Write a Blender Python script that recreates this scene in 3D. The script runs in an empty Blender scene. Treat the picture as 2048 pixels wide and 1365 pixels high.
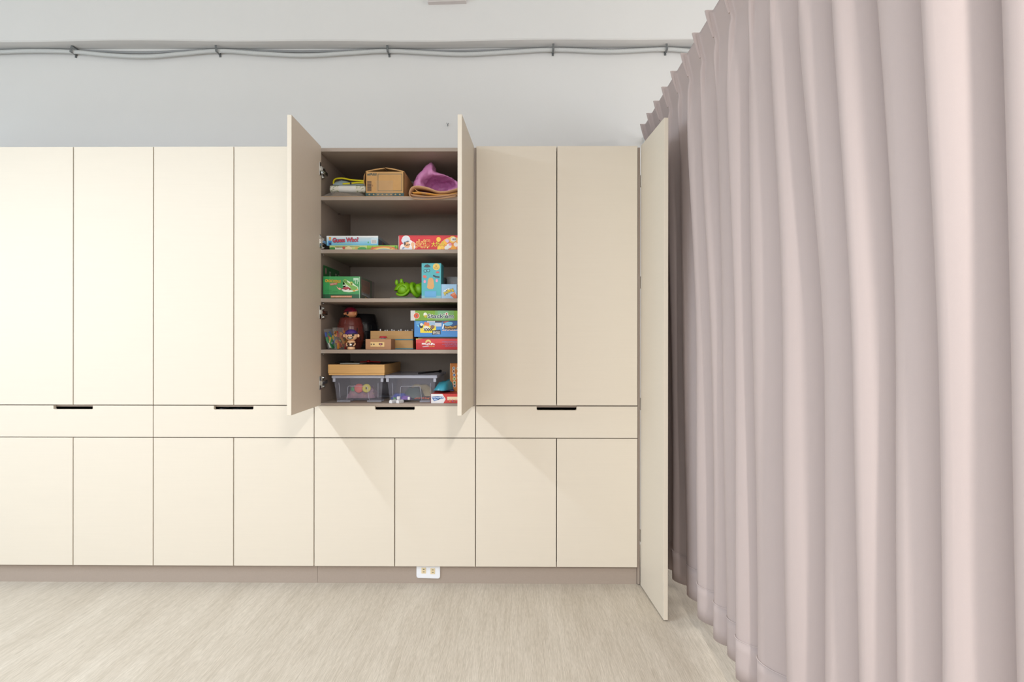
import bpy, bmesh, math, random
from mathutils import Vector, Matrix, Euler
random.seed(7)
S = bpy.context.scene
COL = S.collection
PI = math.pi

# ------------------------------------------------------------------ camera
FPX = 1143.0                       # focal length in pixels of the 2048 px frame
CAM_Z = 1.21
cam_d = bpy.data.cameras.new('camera')
cam_d.sensor_width = 36.0
cam_d.lens = FPX / 2048.0 * 36.0
cam_d.clip_start = 0.05
cam = bpy.data.objects.new('camera', cam_d)
COL.objects.link(cam)
cam.location = (0, 0, CAM_Z)
cam.rotation_euler = (PI / 2, -0.0010, math.radians(0.42))
S.camera = cam
CAM_R = cam.rotation_euler.to_matrix()

# ------------------------------------------------------------------ world, exposure
world = bpy.data.worlds.new('world'); S.world = world
world.use_nodes = True
world.node_tree.nodes['Background'].inputs[0].default_value = (0.75, 0.86, 1.0, 1)
world.node_tree.nodes['Background'].inputs[1].default_value = 0.6
S.view_settings.view_transform = 'Standard'
S.view_settings.look = 'None'
S.view_settings.gamma = 1.0
S.view_settings.use_curve_mapping = False
S.view_settings.exposure = 0.16

# daylight entering through the window in the left wall and the one behind the camera
def area_light(name, loc, rot, sx, sy, watts, col):
    l = bpy.data.lights.new(name, 'AREA'); l.shape = 'RECTANGLE'
    l.size = sx; l.size_y = sy; l.energy = watts; l.color = col
    o = bpy.data.objects.new(name, l); COL.objects.link(o)
    o.location = loc; o.rotation_euler = rot
    return o
area_light('daylight_left', (-4.93, 0.3, 1.65), (0, -PI / 2, 0), 1.6, 3.0, 75, (0.72, 0.88, 1.0))
area_light('daylight_back', (-0.6, -3.43, 1.7), (-PI / 2, 0, PI), 4.4, 1.6, 55, (0.92, 0.96, 1.0))
area_light('daylight_right', (3.33, 1.6, 1.8), (0, PI / 2, 0), 1.8, 2.8, 40, (0.95, 0.97, 1.0))
LAMP_W = 34          # each hanging linear lamp
LAMP_COL = (1.0, 0.98, 0.95)

# ------------------------------------------------------------------ helpers
def at(px, py, Y):
    d = CAM_R @ Vector(((px - 1024) / FPX, -(py - 682.5) / FPX, -1.0))
    return Vector((0, 0, CAM_Z)) + d * (Y / d.y)
def lin(c):
    c = c / 255.0
    return c / 12.92 if c <= 0.04045 else ((c + 0.055) / 1.055) ** 2.4
def rgb(c): return (lin(c[0]), lin(c[1]), lin(c[2]), 1.0)

MATS = {}
def mat(name, c, rough=0.55, metal=0.0, var=0.06, scale=18.0, stretch=(1, 1, 1), bump=0.0, bscale=200.0, alpha=1.0, spec=0.5, emit=0.0, trans=0.0):
    if name in MATS: return MATS[name]
    m = bpy.data.materials.new(name); m.use_nodes = True
    nt = m.node_tree; b = nt.nodes['Principled BSDF']
    tc = nt.nodes.new('ShaderNodeTexCoord'); mp = nt.nodes.new('ShaderNodeMapping')
    mp.inputs['Scale'].default_value = stretch
    nt.links.new(tc.outputs['Object'], mp.inputs[0])
    n = nt.nodes.new('ShaderNodeTexNoise'); n.inputs['Scale'].default_value = scale; n.inputs['Detail'].default_value = 4
    nt.links.new(mp.outputs[0], n.inputs['Vector'])
    r = nt.nodes.new('ShaderNodeMixRGB')
    base = rgb(c)
    r.inputs[1].default_value = tuple(min(1, x * (1 - var)) for x in base[:3]) + (1,)
    r.inputs[2].default_value = tuple(min(1, x * (1 + var)) for x in base[:3]) + (1,)
    nt.links.new(n.outputs['Fac'], r.inputs[0])
    nt.links.new(r.outputs[0], b.inputs['Base Color'])
    b.inputs['Roughness'].default_value = rough
    b.inputs['Metallic'].default_value = metal
    b.inputs['Specular IOR Level'].default_value = spec
    b.inputs['Alpha'].default_value = alpha
    if trans: b.inputs['Transmission Weight'].default_value = trans
    if emit:
        b.inputs['Emission Color'].default_value = base; b.inputs['Emission Strength'].default_value = emit
    if bump:
        n2 = nt.nodes.new('ShaderNodeTexNoise'); n2.inputs['Scale'].default_value = bscale; n2.inputs['Detail'].default_value = 3
        nt.links.new(mp.outputs[0], n2.inputs['Vector'])
        bp = nt.nodes.new('ShaderNodeBump'); bp.inputs['Strength'].default_value = bump; bp.inputs['Distance'].default_value = 0.002
        nt.links.new(n2.outputs['Fac'], bp.inputs['Height']); nt.links.new(bp.outputs[0], b.inputs['Normal'])
    MATS[name] = m
    return m
def ink(c, rough=0.4):
    return mat('ink_%02x%02x%02x' % tuple(int(x) for x in c), c, rough=rough, var=0.04, scale=60)

M_CREAM = mat('cream_laminate', (218, 207, 191), rough=0.5, var=0.02, scale=6, stretch=(0.6, 1, 30), bump=0.03, bscale=60, spec=0.35)
M_TAUPE = mat('taupe_laminate', (164, 149, 137), rough=0.55, var=0.05, scale=160, spec=0.3)
M_INNER = mat('greige_laminate', (220, 206, 190), rough=0.55, var=0.04, scale=160, spec=0.3)
M_WALL = mat('grey_white_paint', (219, 216, 213), rough=0.9, var=0.015, scale=3, bump=0.12, bscale=140, spec=0.2)
M_CEIL = mat('white_paint', (226, 226, 224), rough=0.9, var=0.01, scale=3, spec=0.2)
M_CHROME = mat('chrome', (205, 205, 202), rough=0.22, metal=1.0, var=0.03)
M_DARKGAP = mat('dark_plastic_and_shade', (32, 30, 29), rough=0.6)

def floor_material():
    m = bpy.data.materials.new('pale_oak_vinyl'); m.use_nodes = True
    nt = m.node_tree; b = nt.nodes['Principled BSDF']
    tc = nt.nodes.new('ShaderNodeTexCoord')
    def noise(sc, scale, detail, dist=0.0):
        mp = nt.nodes.new('ShaderNodeMapping'); mp.inputs['Scale'].default_value = sc
        nt.links.new(tc.outputs['Object'], mp.inputs[0])
        n = nt.nodes.new('ShaderNodeTexNoise'); n.inputs['Scale'].default_value = scale; n.inputs['Detail'].default_value = detail
        n.inputs['Distortion'].default_value = dist
        nt.links.new(mp.outputs[0], n.inputs['Vector']); return n
    big = noise((5.5, 0.8, 1), 1.6, 3, 0.3)
    fine = noise((230, 16, 1), 1.6, 5, 0.5)
    mp = nt.nodes.new('ShaderNodeMapping'); mp.inputs['Scale'].default_value = (7.0, 0.75, 1)
    nt.links.new(tc.outputs['Object'], mp.inputs[0])
    wv = nt.nodes.new('ShaderNodeTexWave'); wv.wave_type = 'BANDS'; wv.bands_direction = 'X'
    wv.inputs['Scale'].default_value = 9.0; wv.inputs['Distortion'].default_value = 22.0
    wv.inputs['Detail'].default_value = 2; wv.inputs['Detail Scale'].default_value = 0.35
    nt.links.new(mp.outputs[0], wv.inputs['Vector'])
    r1 = nt.nodes.new('ShaderNodeValToRGB')
    r1.color_ramp.elements[0].position = 0.3; r1.color_ramp.elements[0].color = rgb((203, 192, 177))
    r1.color_ramp.elements[1].position = 0.72; r1.color_ramp.elements[1].color = rgb((215, 205, 191))
    nt.links.new(big.outputs['Fac'], r1.inputs[0])
    r2 = nt.nodes.new('ShaderNodeValToRGB')
    r2.color_ramp.elements[0].position = 0.35; r2.color_ramp.elements[0].color = (0.80, 0.79, 0.77, 1)
    r2.color_ramp.elements[1].position = 0.62; r2.color_ramp.elements[1].color = (1, 1, 1, 1)
    nt.links.new(fine.outputs['Fac'], r2.inputs[0])
    r3 = nt.nodes.new('ShaderNodeValToRGB')
    r3.color_ramp.elements[0].position = 0.0; r3.color_ramp.elements[0].color = (0.86, 0.845, 0.825, 1)
    r3.color_ramp.elements[1].position = 0.32; r3.color_ramp.elements[1].color = (1, 1, 1, 1)
    nt.links.new(wv.outputs['Fac'], r3.inputs[0])
    m1 = nt.nodes.new('ShaderNodeMixRGB'); m1.blend_type = 'MULTIPLY'; m1.inputs[0].default_value = 0.8
    nt.links.new(r1.outputs[0], m1.inputs[1]); nt.links.new(r2.outputs[0], m1.inputs[2])
    m2 = nt.nodes.new('ShaderNodeMixRGB'); m2.blend_type = 'MULTIPLY'; m2.inputs[0].default_value = 0.9
    nt.links.new(m1.outputs[0], m2.inputs[1]); nt.links.new(r3.outputs[0], m2.inputs[2])
    mid = noise((60, 3.2, 1), 1.6, 5, 0.7)
    r4 = nt.nodes.new('ShaderNodeValToRGB')
    r4.color_ramp.elements[0].position = 0.36; r4.color_ramp.elements[0].color = (0.86, 0.85, 0.83, 1)
    r4.color_ramp.elements[1].position = 0.56; r4.color_ramp.elements[1].color = (1, 1, 1, 1)
    nt.links.new(mid.outputs['Fac'], r4.inputs[0])
    m3 = nt.nodes.new('ShaderNodeMixRGB'); m3.blend_type = 'MULTIPLY'; m3.inputs[0].default_value = 0.8
    nt.links.new(m2.outputs[0], m3.inputs[1]); nt.links.new(r4.outputs[0], m3.inputs[2])
    nt.links.new(m3.outputs[0], b.inputs['Base Color'])
    bp = nt.nodes.new('ShaderNodeBump'); bp.inputs['Strength'].default_value = 0.12; bp.inputs['Distance'].default_value = 0.002
    nt.links.new(fine.outputs['Fac'], bp.inputs['Height']); nt.links.new(bp.outputs[0], b.inputs['Normal'])
    b.inputs['Roughness'].default_value = 0.5; b.inputs['Specular IOR Level'].default_value = 0.35
    return m
M_FLOOR = floor_material()

def link(name, me, m=None, parent=None, smooth=False):
    o = bpy.data.objects.new(name, me); COL.objects.link(o)
    if m is not None:
        if isinstance(m, (list, tuple)):
            for x in m: me.materials.append(x)
        elif not me.materials: me.materials.append(m)
    if parent is not None: o.parent = parent
    if smooth:
        for p in me.polygons: p.use_smooth = True
    return o
def obj(name, bm, m, parent=None, smooth=False):
    """vertices in the parent's local space"""
    bmesh.ops.recalc_face_normals(bm, faces=bm.faces)
    me = bpy.data.meshes.new(name); bm.to_mesh(me); bm.free()
    return link(name, me, m, parent, smooth)
def tag(o, label, cat, group=None):
    o['label'] = label; o['category'] = cat
    if group: o['group'] = group
    return o
def thing(name, label, cat, loc=(0, 0, 0), rotz=0.0, group=None):
    o = bpy.data.objects.new(name, None); COL.objects.link(o)
    o.empty_display_size = 0.05
    o.location = loc; o.rotation_euler = (0, 0, rotz)
    return tag(o, label, cat, group)
def structure(o):
    o['kind'] = 'structure'; return o
def add_box(bm, x0, x1, y0, y1, z0, z1, bev=0.0, seg=1, mi=0, mx=None):
    r = bmesh.ops.create_cube(bm, size=1.0)
    vs = r['verts']
    for v in vs:
        v.co = Vector(((x0 + x1) / 2 + v.co.x * (x1 - x0), (y0 + y1) / 2 + v.co.y * (y1 - y0), (z0 + z1) / 2 + v.co.z * (z1 - z0)))
    fs = set()
    for v in vs: fs.update(v.link_faces)
    if bev > 0:
        es = set()
        for v in vs: es.update(v.link_edges)
        r2 = bmesh.ops.bevel(bm, geom=list(es), offset=bev, segments=seg, profile=0.5, affect='EDGES')
        fs = set(r2['faces']) | {f for f in fs if f.is_valid}
        vs = set()
        for f in fs: vs.update(f.verts)
    for f in fs:
        if f.is_valid: f.material_index = mi
    if mx is not None: bmesh.ops.transform(bm, matrix=mx, verts=list(vs))
    return list(vs)
def box(x0, x1, y0, y1, z0, z1, bev=0.0, seg=1):
    bm = bmesh.new(); add_box(bm, x0, x1, y0, y1, z0, z1, bev, seg); return bm
def add_prism(bm, pts, y0, y1, mi=0):
    """polygon in x/z extruded along y"""
    a = [bm.verts.new((p[0], y0, p[1])) for p in pts]
    b = [bm.verts.new((p[0], y1, p[1])) for p in pts]
    n = len(pts)
    fs = [bm.faces.new(a), bm.faces.new(b[::-1])]
    for i in range(n):
        j = (i + 1) % n
        fs.append(bm.faces.new((a[j], a[i], b[i], b[j])))
    for f in fs: f.material_index = mi
def add_ball(bm, c, rx, ry, rz, u=20, v=12, mx=None):
    r = bmesh.ops.create_uvsphere(bm, u_segments=u, v_segments=v, radius=1.0)
    m = Matrix.Translation(c) @ (mx if mx is not None else Matrix.Identity(4)) @ Matrix.Diagonal((rx, ry, rz, 1))
    bmesh.ops.transform(bm, matrix=m, verts=r['verts'])
    return r['verts']
def add_cyl(bm, p0, p1, r0, r1=None, n=16):
    p0 = Vector(p0); p1 = Vector(p1); d = p1 - p0
    r1 = r0 if r1 is None else r1
    r = bmesh.ops.create_cone(bm, cap_ends=True, segments=n, radius1=r0, radius2=r1, depth=d.length)
    q = d.to_track_quat('Z', 'Y').to_matrix().to_4x4()
    bmesh.ops.transform(bm, matrix=Matrix.Translation((p0 + p1) / 2) @ q, verts=r['verts'])
    return r['verts']
def add_lathe(bm, prof, n=32, cx=0.0, cy=0.0):
    rings = []
    for (r, z) in prof:
        if r < 1e-5: rings.append([bm.verts.new((cx, cy, z))])
        else: rings.append([bm.verts.new((cx + r * math.cos(2 * PI * k / n), cy + r * math.sin(2 * PI * k / n), z)) for k in range(n)])
    for a, b in zip(rings[:-1], rings[1:]):
        for k in range(n):
            j = (k + 1) % n
            if len(a) == 1 and len(b) == 1: continue
            if len(a) == 1: bm.faces.new((a[0], b[j], b[k]))
            elif len(b) == 1: bm.faces.new((a[k], a[j], b[0]))
            else: bm.faces.new((a[k], a[j], b[j], b[k]))
def add_tube(bm, pts, r, n=10, closed=False, cap=True):
    pts = [Vector(p) for p in pts]
    N = len(pts); rings = []
    up = Vector((0, 0, 1))
    for i, p in enumerate(pts):
        if closed: t = pts[(i + 1) % N] - pts[i - 1]
        else: t = pts[min(i + 1, N - 1)] - pts[max(i - 1, 0)]
        t.normalize()
        a = t.cross(up)
        if a.length < 1e-3: a = t.cross(Vector((1, 0, 0)))
        a.normalize(); b = a.cross(t)
        rr = r[i] if isinstance(r, (list, tuple)) else r
        rings.append([bm.verts.new(p + (a * math.cos(2 * PI * k / n) + b * math.sin(2 * PI * k / n)) * rr) for k in range(n)])
    M_ = N if closed else N - 1
    for i in range(M_):
        A, B = rings[i], rings[(i + 1) % N]
        for k in range(n):
            j = (k + 1) % n
            bm.faces.new((A[k], A[j], B[j], B[k]))
    if cap and not closed:
        bm.faces.new(rings[0][::-1]); bm.faces.new(rings[-1])
def smooth_path(pts, sub=8):
    pts = [Vector(p) for p in pts]; out = []
    n = len(pts)
    for i in range(n - 1):
        p0 = pts[max(i - 1, 0)]; p1 = pts[i]; p2 = pts[i + 1]; p3 = pts[min(i + 2, n - 1)]
        for k in range(sub):
            t = k / sub
            out.append(0.5 * ((2 * p1) + (p2 - p0) * t + (2 * p0 - 5 * p1 + 4 * p2 - p3) * t * t + (3 * p1 - p0 - 3 * p2 + p3) * t ** 3))
    out.append(pts[-1])
    return out
def solidify(o, t, off=0.0):
    md = o.modifiers.new('thickness', 'SOLIDIFY'); md.thickness = t; md.offset = off
    return o
def subsurf(o, lv=1):
    md = o.modifiers.new('smooth', 'SUBSURF'); md.levels = lv; md.render_levels = lv
    return o

# flat print on a face: u,v run 0..1 over a face of w by h metres; face plane x/z, looking along -y
class Print:
    def __init__(s, w, h):
        s.w, s.h = w, h; s.shapes = []
    def poly(s, pts, c): s.shapes.append(([(p[0] * s.w, p[1] * s.h) for p in pts], c)); return s
    def rect(s, u0, v0, u1, v1, c): return s.poly([(u0, v0), (u1, v0), (u1, v1), (u0, v1)], c)
    def ell(s, u, v, ru, rv, c, n=24, rot=0.0):
        """radii in units of the face height"""
        pts = []
        for k in range(n):
            a = 2 * PI * k / n; x = ru * s.h * math.cos(a); z = rv * s.h * math.sin(a)
            pts.append((u * s.w + x * math.cos(rot) - z * math.sin(rot), v * s.h + x * math.sin(rot) + z * math.cos(rot)))
        s.shapes.append((pts, c)); return s
    def line(s, pts, wd, c):
        P = [(p[0] * s.w, p[1] * s.h) for p in pts]; wd *= s.h / 2
        for a, b in zip(P[:-1], P[1:]):
            dx, dz = b[0] - a[0], b[1] - a[1]; L = math.hypot(dx, dz) or 1
            nx, nz = -dz / L * wd, dx / L * wd
            ex, ez = dx / L * wd * .6, dz / L * wd * .6
            s.shapes.append(([(a[0] - ex + nx, a[1] - ez + nz), (a[0] - ex - nx, a[1] - ez - nz), (b[0] + ex - nx, b[1] + ez - nz), (b[0] + ex + nx, b[1] + ez + nz)], c))
        return s
    def frame(s, u0, v0, u1, v1, wd, c): return s.line([(u0, v0), (u1, v0), (u1, v1), (u0, v1), (u0, v0)], wd, c)
    def scribble(s, u0, v0, u1, v1, c, n, seed=0):
        """small marks standing for lettering too blurred to read"""
        rd = random.Random(seed)
        for i in range(n):
            a = u0 + (u1 - u0) * (i + .1) / n; b = u0 + (u1 - u0) * (i + .85) / n
            k = rd.randint(0, 3)
            if k == 0: s.rect(a, v0, b, v1, c)
            elif k == 1: s.rect(a, v0, a + (b - a) * .4, v1, c); s.rect(a, v0, b, v0 + (v1 - v0) * .4, c)
            elif k == 2: s.rect(a, v0, b, v0 + (v1 - v0) * .7, c)
            else: s.rect(a, v0 + (v1 - v0) * .3, b, v1, c)
        return s
    def build(s, name, parent, mx, step=0.00012):
        bm = bmesh.new(); mats = []; step = .0012 / max(1, len(s.shapes))
        def clip(P):
            for ax, lim, sg in ((0, 0.0, 1), (0, s.w, -1), (1, 0.0, 1), (1, s.h, -1)):
                Q = []
                for k in range(len(P)):
                    a, b = P[k - 1], P[k]
                    ia, ib = sg * (a[ax] - lim) >= -1e-9, sg * (b[ax] - lim) >= -1e-9
                    if ia != ib:
                        t_ = (lim - a[ax]) / (b[ax] - a[ax]); Q.append((a[0] + (b[0] - a[0]) * t_, a[1] + (b[1] - a[1]) * t_))
                    if ib: Q.append(b)
                P = Q
                if len(P) < 3: return None
            return P
        for i, (pts, c) in enumerate(s.shapes):
            pts = clip(pts)
            if not pts: continue
            m = ink(c)
            if m not in mats: mats.append(m)
            y = -0.0003 - step * i
            area = sum(pts[k][0] * pts[(k + 1) % len(pts)][1] - pts[(k + 1) % len(pts)][0] * pts[k][1] for k in range(len(pts)))
            if area < 0: pts = pts[::-1]
            f = bm.faces.new([bm.verts.new((p[0], y, p[1])) for p in pts]); f.material_index = mats.index(m)
        bmesh.ops.triangulate(bm, faces=bm.faces[:])
        bmesh.ops.transform(bm, matrix=mx, verts=bm.verts)
        me = bpy.data.meshes.new(name); bm.to_mesh(me); bm.free()
        return link(name, me, mats, parent)
def front(w, h, d): return Matrix.Translation((-w / 2, -d / 2, 0))
def right(w, h, d): return Matrix.Translation((w / 2, -d / 2, 0)) @ Matrix.Rotation(PI / 2, 4, 'Z')

def text(s, parent, mx, u, v, c, w=None, h=None, outline=None, ow=0.05, bold=0.015, rot=0.0, y=-0.0021, name='lettering', shear=0.0, sx=1.0):
    """lettering centred on (u,v) metres of a face, scaled to width w or height h metres"""
    def mesh(off):
        cu = bpy.data.curves.new('t', 'FONT'); cu.body = s; cu.size = 1.0; cu.align_x = 'CENTER'; cu.align_y = 'CENTER'
        cu.offset = off; cu.shear = shear; cu.resolution_u = 3
        o = bpy.data.objects.new('t', cu)
        me = bpy.data.meshes.new_from_object(o)
        bpy.data.objects.remove(o); bpy.data.curves.remove(cu)
        return me
    out = []
    me0 = mesh(bold)
    xs = [q.co.x for q in me0.vertices]; ys = [q.co.y for q in me0.vertices]
    cx, cy = (min(xs) + max(xs)) / 2, (min(ys) + max(ys)) / 2
    k = (w / (max(xs) - min(xs))) if w else (h / (max(ys) - min(ys)))
    kz = (h / (max(ys) - min(ys))) if (h and w) else k
    todo = [(me0, c, y)]
    if outline: todo.append((mesh(bold + ow), outline, y + 0.0004))
    for me, cc, yy in todo:
        m = mx @ Matrix.Translation((u, yy, v)) @ Matrix.Rotation(-rot, 4, 'Y')
        for q in me.vertices:
            q.co = m @ Vector(((q.co.x - cx) * k * sx, 0, (q.co.y - cy) * kz))
        me.materials.clear(); me.materials.append(ink(cc))
        out.append(link(name, me, None, parent))
    return out[0]

# ------------------------------------------------------------------ room shell
F = 2.822            # plane of the closed cabinet fronts
WALL_Y = 3.40
X_L, X_R, Y_B, Z_C = -5.0, 3.4, -3.5, 3.45
structure(obj('floor', box(X_L - .1, X_R + .1, Y_B - .1, WALL_Y + .1, -0.1, 0.0), M_FLOOR))
structure(obj('ceiling', box(X_L - .1, X_R + .1, Y_B - .1, WALL_Y + .1, Z_C, Z_C + 0.1), M_CEIL))
structure(obj('wall_back', box(X_L - .1, X_R + .1, WALL_Y, WALL_Y + 0.1, 0, Z_C), M_WALL))
def wall_with_hole(name, pts_fn, lo, hi, h0, h1):
    bm = bmesh.new()
    for (a, b, c, d) in pts_fn: add_box(bm, a[0], a[1], b[0], b[1], c, d)
    return structure(obj(name, bm, M_WALL))
wall_with_hole('wall_left', [((X_L - .1, X_L), (Y_B, -1.25), 0, Z_C), ((X_L - .1, X_L), (1.85, WALL_Y), 0, Z_C),
                             ((X_L - .1, X_L), (-1.25, 1.85), 0, 0.8), ((X_L - .1, X_L), (-1.25, 1.85), 2.5, Z_C)], 0, 0, 0, 0)
wall_with_hole('wall_front', [((X_L - .1, -2.85), (Y_B - .1, Y_B), 0, Z_C), ((1.65, X_R + .1), (Y_B - .1, Y_B), 0, Z_C),
                              ((-2.85, 1.65), (Y_B - .1, Y_B), 0, 0.85), ((-2.85, 1.65), (Y_B - .1, Y_B), 2.55, Z_C)], 0, 0, 0, 0)
wall_with_hole('wall_right', [((X_R, X_R + .1), (Y_B, .1), 0, Z_C), ((X_R, X_R + .1), (3.1, WALL_Y), 0, Z_C),
                              ((X_R, X_R + .1), (.1, 3.1), 0, 0.85), ((X_R, X_R + .1), (.1, 3.1), 2.75, Z_C)], 0, 0, 0, 0)
M_FRAME = mat('white_window_frame', (225, 225, 225), rough=0.4)
M_PANE = mat('window_pane', (210, 225, 230), rough=0.05, alpha=0.25)
def window(name, bmf, panes):
    o = structure(obj(name, bmf, M_FRAME))
    for p in panes: obj('pane', box(*p), M_PANE, o)
bm = bmesh.new()
for y in (-1.25, 0.275, 1.80): add_box(bm, X_L - .08, X_L - .02, y, y + 0.05, 0.8, 2.5)
for z in (0.8, 2.45): add_box(bm, X_L - .08, X_L - .02, -1.25, 1.85, z, z + 0.05)
window('window_1', bm, [(X_L - .055, X_L - .045, -1.2, 0.275, .85, 2.45), (X_L - .055, X_L - .045, 0.325, 1.8, .85, 2.45)])
bm = bmesh.new()
for x in (-2.85, -1.37, 0.11, 1.60): add_box(bm, x, x + 0.05, Y_B - .08, Y_B - .02, 0.85, 2.55)
for z in (0.85, 2.5): add_box(bm, -2.85, 1.65, Y_B - .08, Y_B - .02, z, z + 0.05)
window('window_2', bm, [(a, b, Y_B - .055, Y_B - .045, .9, 2.5) for a, b in ((-2.8, -1.37), (-1.32, .11), (.16, 1.6))])

bm = bmesh.new()
for y in (.1, 1.575, 3.05): add_box(bm, X_R + .02, X_R + .08, y, y + 0.05, 0.85, 2.75)
for z in (0.85, 2.7): add_box(bm, X_R + .02, X_R + .08, .1, 3.1, z, z + 0.05)
window('window_3', bm, [(X_R + .045, X_R + .055, .15, 1.575, .9, 2.7), (X_R + .045, X_R + .055, 1.625, 3.05, .9, 2.7)])
# concrete beam along the top of the back wall, its lower edge slightly uneven
BEAM_Z, BEAM_Y = 2.952, 3.303
bm = bmesh.new(); n = 60; rows = []
for i in range(n + 1):
    x = X_L + (X_R - X_L) * i / n
    dz = 0.004 * math.sin(x * 2.1) + 0.003 * math.sin(x * 5.3 + 1)
    rows.append([bm.verts.new(p) for p in ((x, WALL_Y, BEAM_Z + dz * .4), (x, BEAM_Y + .006, BEAM_Z + dz), (x, BEAM_Y, BEAM_Z + dz + .006), (x, BEAM_Y, Z_C), (x, WALL_Y, Z_C))])
for a, b in zip(rows[:-1], rows[1:]):
    for k in range(4): bm.faces.new((a[k], a[k + 1], b[k + 1], b[k]))
structure(obj('trim_1', bm, M_WALL))

# ------------------------------------------------------------------ hanging linear lamps (all out of the frame; the last two are added fill lights)
M_LAMP = mat('lamp_diffuser', (255, 248, 235), rough=0.6, emit=2.5)
M_WHITEM = mat('white_metal', (225, 225, 222), rough=0.4)
def lamp(x, y, z, label, watts=None, length=1.2, col=LAMP_COL, bulb=False):
    t = thing('pendant_lamp', label, 'lamp', (x, y, z), 0, 'linear pendant lamps')
    obj('housing', box(-.04, .04, -length / 2, length / 2, 0.012, 0.06, .006), M_WHITEM, t)
    obj('diffuser', box(-.035, .035, -length / 2 + .01, length / 2 - .01, 0.004, 0.012), M_LAMP, t)
    for s in (-.4, .4):
        bm = bmesh.new(); add_cyl(bm, (0, s, .06), (0, s, Z_C - z), .003, n=6); obj('cable', bm, M_WHITEM, t)
    l = bpy.data.lights.new('lamp_light', 'POINT' if bulb else 'AREA')
    if bulb: l.shadow_soft_size = .05
    else: l.shape = 'RECTANGLE'; l.size = 0.07; l.size_y = length - .02
    l.energy = watts or LAMP_W; l.color = col
    o = bpy.data.objects.new('lamp_light', l); COL.objects.link(o); o.parent = t
    o.location = (0, 0, -.06 if bulb else 0.0)
lamp(-2.15, .80, 2.60, 'white linear pendant lamp hanging to the left of the open cabinet', 42, 1.6, (.82, .94, 1.10))
lamp(2.0, 1.75, 2.68, 'white linear pendant lamp hanging beyond the pink curtain', 13, bulb=True)
lamp(-2.15, -1.6, 2.60, 'added unseen fill lamp in pendant form behind the camera on the left', 30)  # unseen lamp added to fill the cabinet fronts from behind
lamp(0.52, -.9, 2.60, 'added unseen fill lamp in pendant form behind the camera near the curtain', 75, col=(1.0, .96, .90))  # unseen lamp added and placed to brighten the right-hand doors

# ------------------------------------------------------------------ cabinets
TOP_Z = 2.173
G = 0.0022            # half gap between fronts
CF = F + 0.020        # front edge of the carcass
CB = WALL_Y - 0.004
def carcass(x0, x1, open_upper=False):
    t = .018; bm = bmesh.new()
    z0 = .094
    add_box(bm, x0, x0 + t, CF, CB, z0, TOP_Z - .001); add_box(bm, x1 - t, x1, CF, CB, z0, TOP_Z - .001)
    for za, zb in ((TOP_Z - .019, TOP_Z - .001), (.880, .898), (.722, .738), (z0, z0 + t)):
        add_box(bm, x0 + t, x1 - t, CF, CB - .018, za, zb)
    add_box(bm, x0 + t, x1 - t, CB - .018, CB, z0, TOP_Z - .001)
    return bm
def shift(bm, v):
    bmesh.ops.translate(bm, vec=v, verts=bm.verts); return bm
def drawer_front(x0, x1):
    """board with a hand notch cut out of its top edge"""
    z0, z1 = .731 + .001, .887; c = (x0 + x1) / 2; nw = .0985; nd = .019; r = .004
    bm = bmesh.new()
    pts = [(x0 + G, z0), (x1 - G, z0), (x1 - G, z1), (c + nw, z1), (c + nw, z1 - nd + r), (c + nw - r, z1 - nd), (c - nw + r, z1 - nd), (c - nw, z1 - nd + r), (c - nw, z1), (x0 + G, z1)]
    # split into convex prisms sharing the same plane
    add_prism(bm, pts, F, F + .018)
    return bm
def door_board(x0, x1, z0, z1):
    return box(x0 + G, x1 - G, F, F + .018, z0, z1, 0.0009)
unit_labels = [
    ('closed cream cabinet unit standing past the left edge of the picture', -3.4),
    ('closed cream cabinet unit at the far left, cut by the picture edge', -2.6),
    ('closed cream cabinet unit just left of the open one, striped bag in its drawer', -1.8),
    ('cream cabinet unit with its two upper doors swung open on shelves of toys', -1.0),
    ('closed cream cabinet unit beside the pink curtain, in the shadow of the open door', -0.2)]
unit_roots = {}
for label, x0 in unit_labels:
    x1 = x0 + .8; xm = (x0 + x1) / 2
    t = thing('cabinet_unit', label, 'cabinet', (xm, CF, .094), 0, 'cream storage cabinets along the wall')
    unit_roots[x0] = t
    off = (-xm, -CF, -.094)
    obj('body', shift(carcass(x0, x1), off), M_TAUPE, t)
    opened = abs(x0 + 1.0) < .01
    if not opened:
        for a, b in ((x0, xm), (xm, x1)):
            obj('upper_door', shift(door_board(a, b, .892, TOP_Z), off), M_CREAM, t)
    d = obj('drawer', shift(drawer_front(x0, x1), off), M_CREAM, t)
    db = bmesh.new()
    add_box(db, x0 + .03, x1 - .03, CF + .005, CF + .45, .742, .748)
    add_box(db, x0 + .03, x0 + .042, CF + .005, CF + .45, .748, .862); add_box(db, x1 - .042, x1 - .03, CF + .005, CF + .45, .748, .862)
    add_box(db, x0 + .03, x1 - .03, CF + .45, CF + .462, .742, .862)
    obj('drawer_box', shift(db, off), M_DARKGAP, d)  # near-black colour stands in for the unlit drawer inside
    for a, b in ((x0, xm), (xm, x1)):
        obj('lower_door', shift(door_board(a, b, .094, .7275), off), M_CREAM, t)

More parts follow.
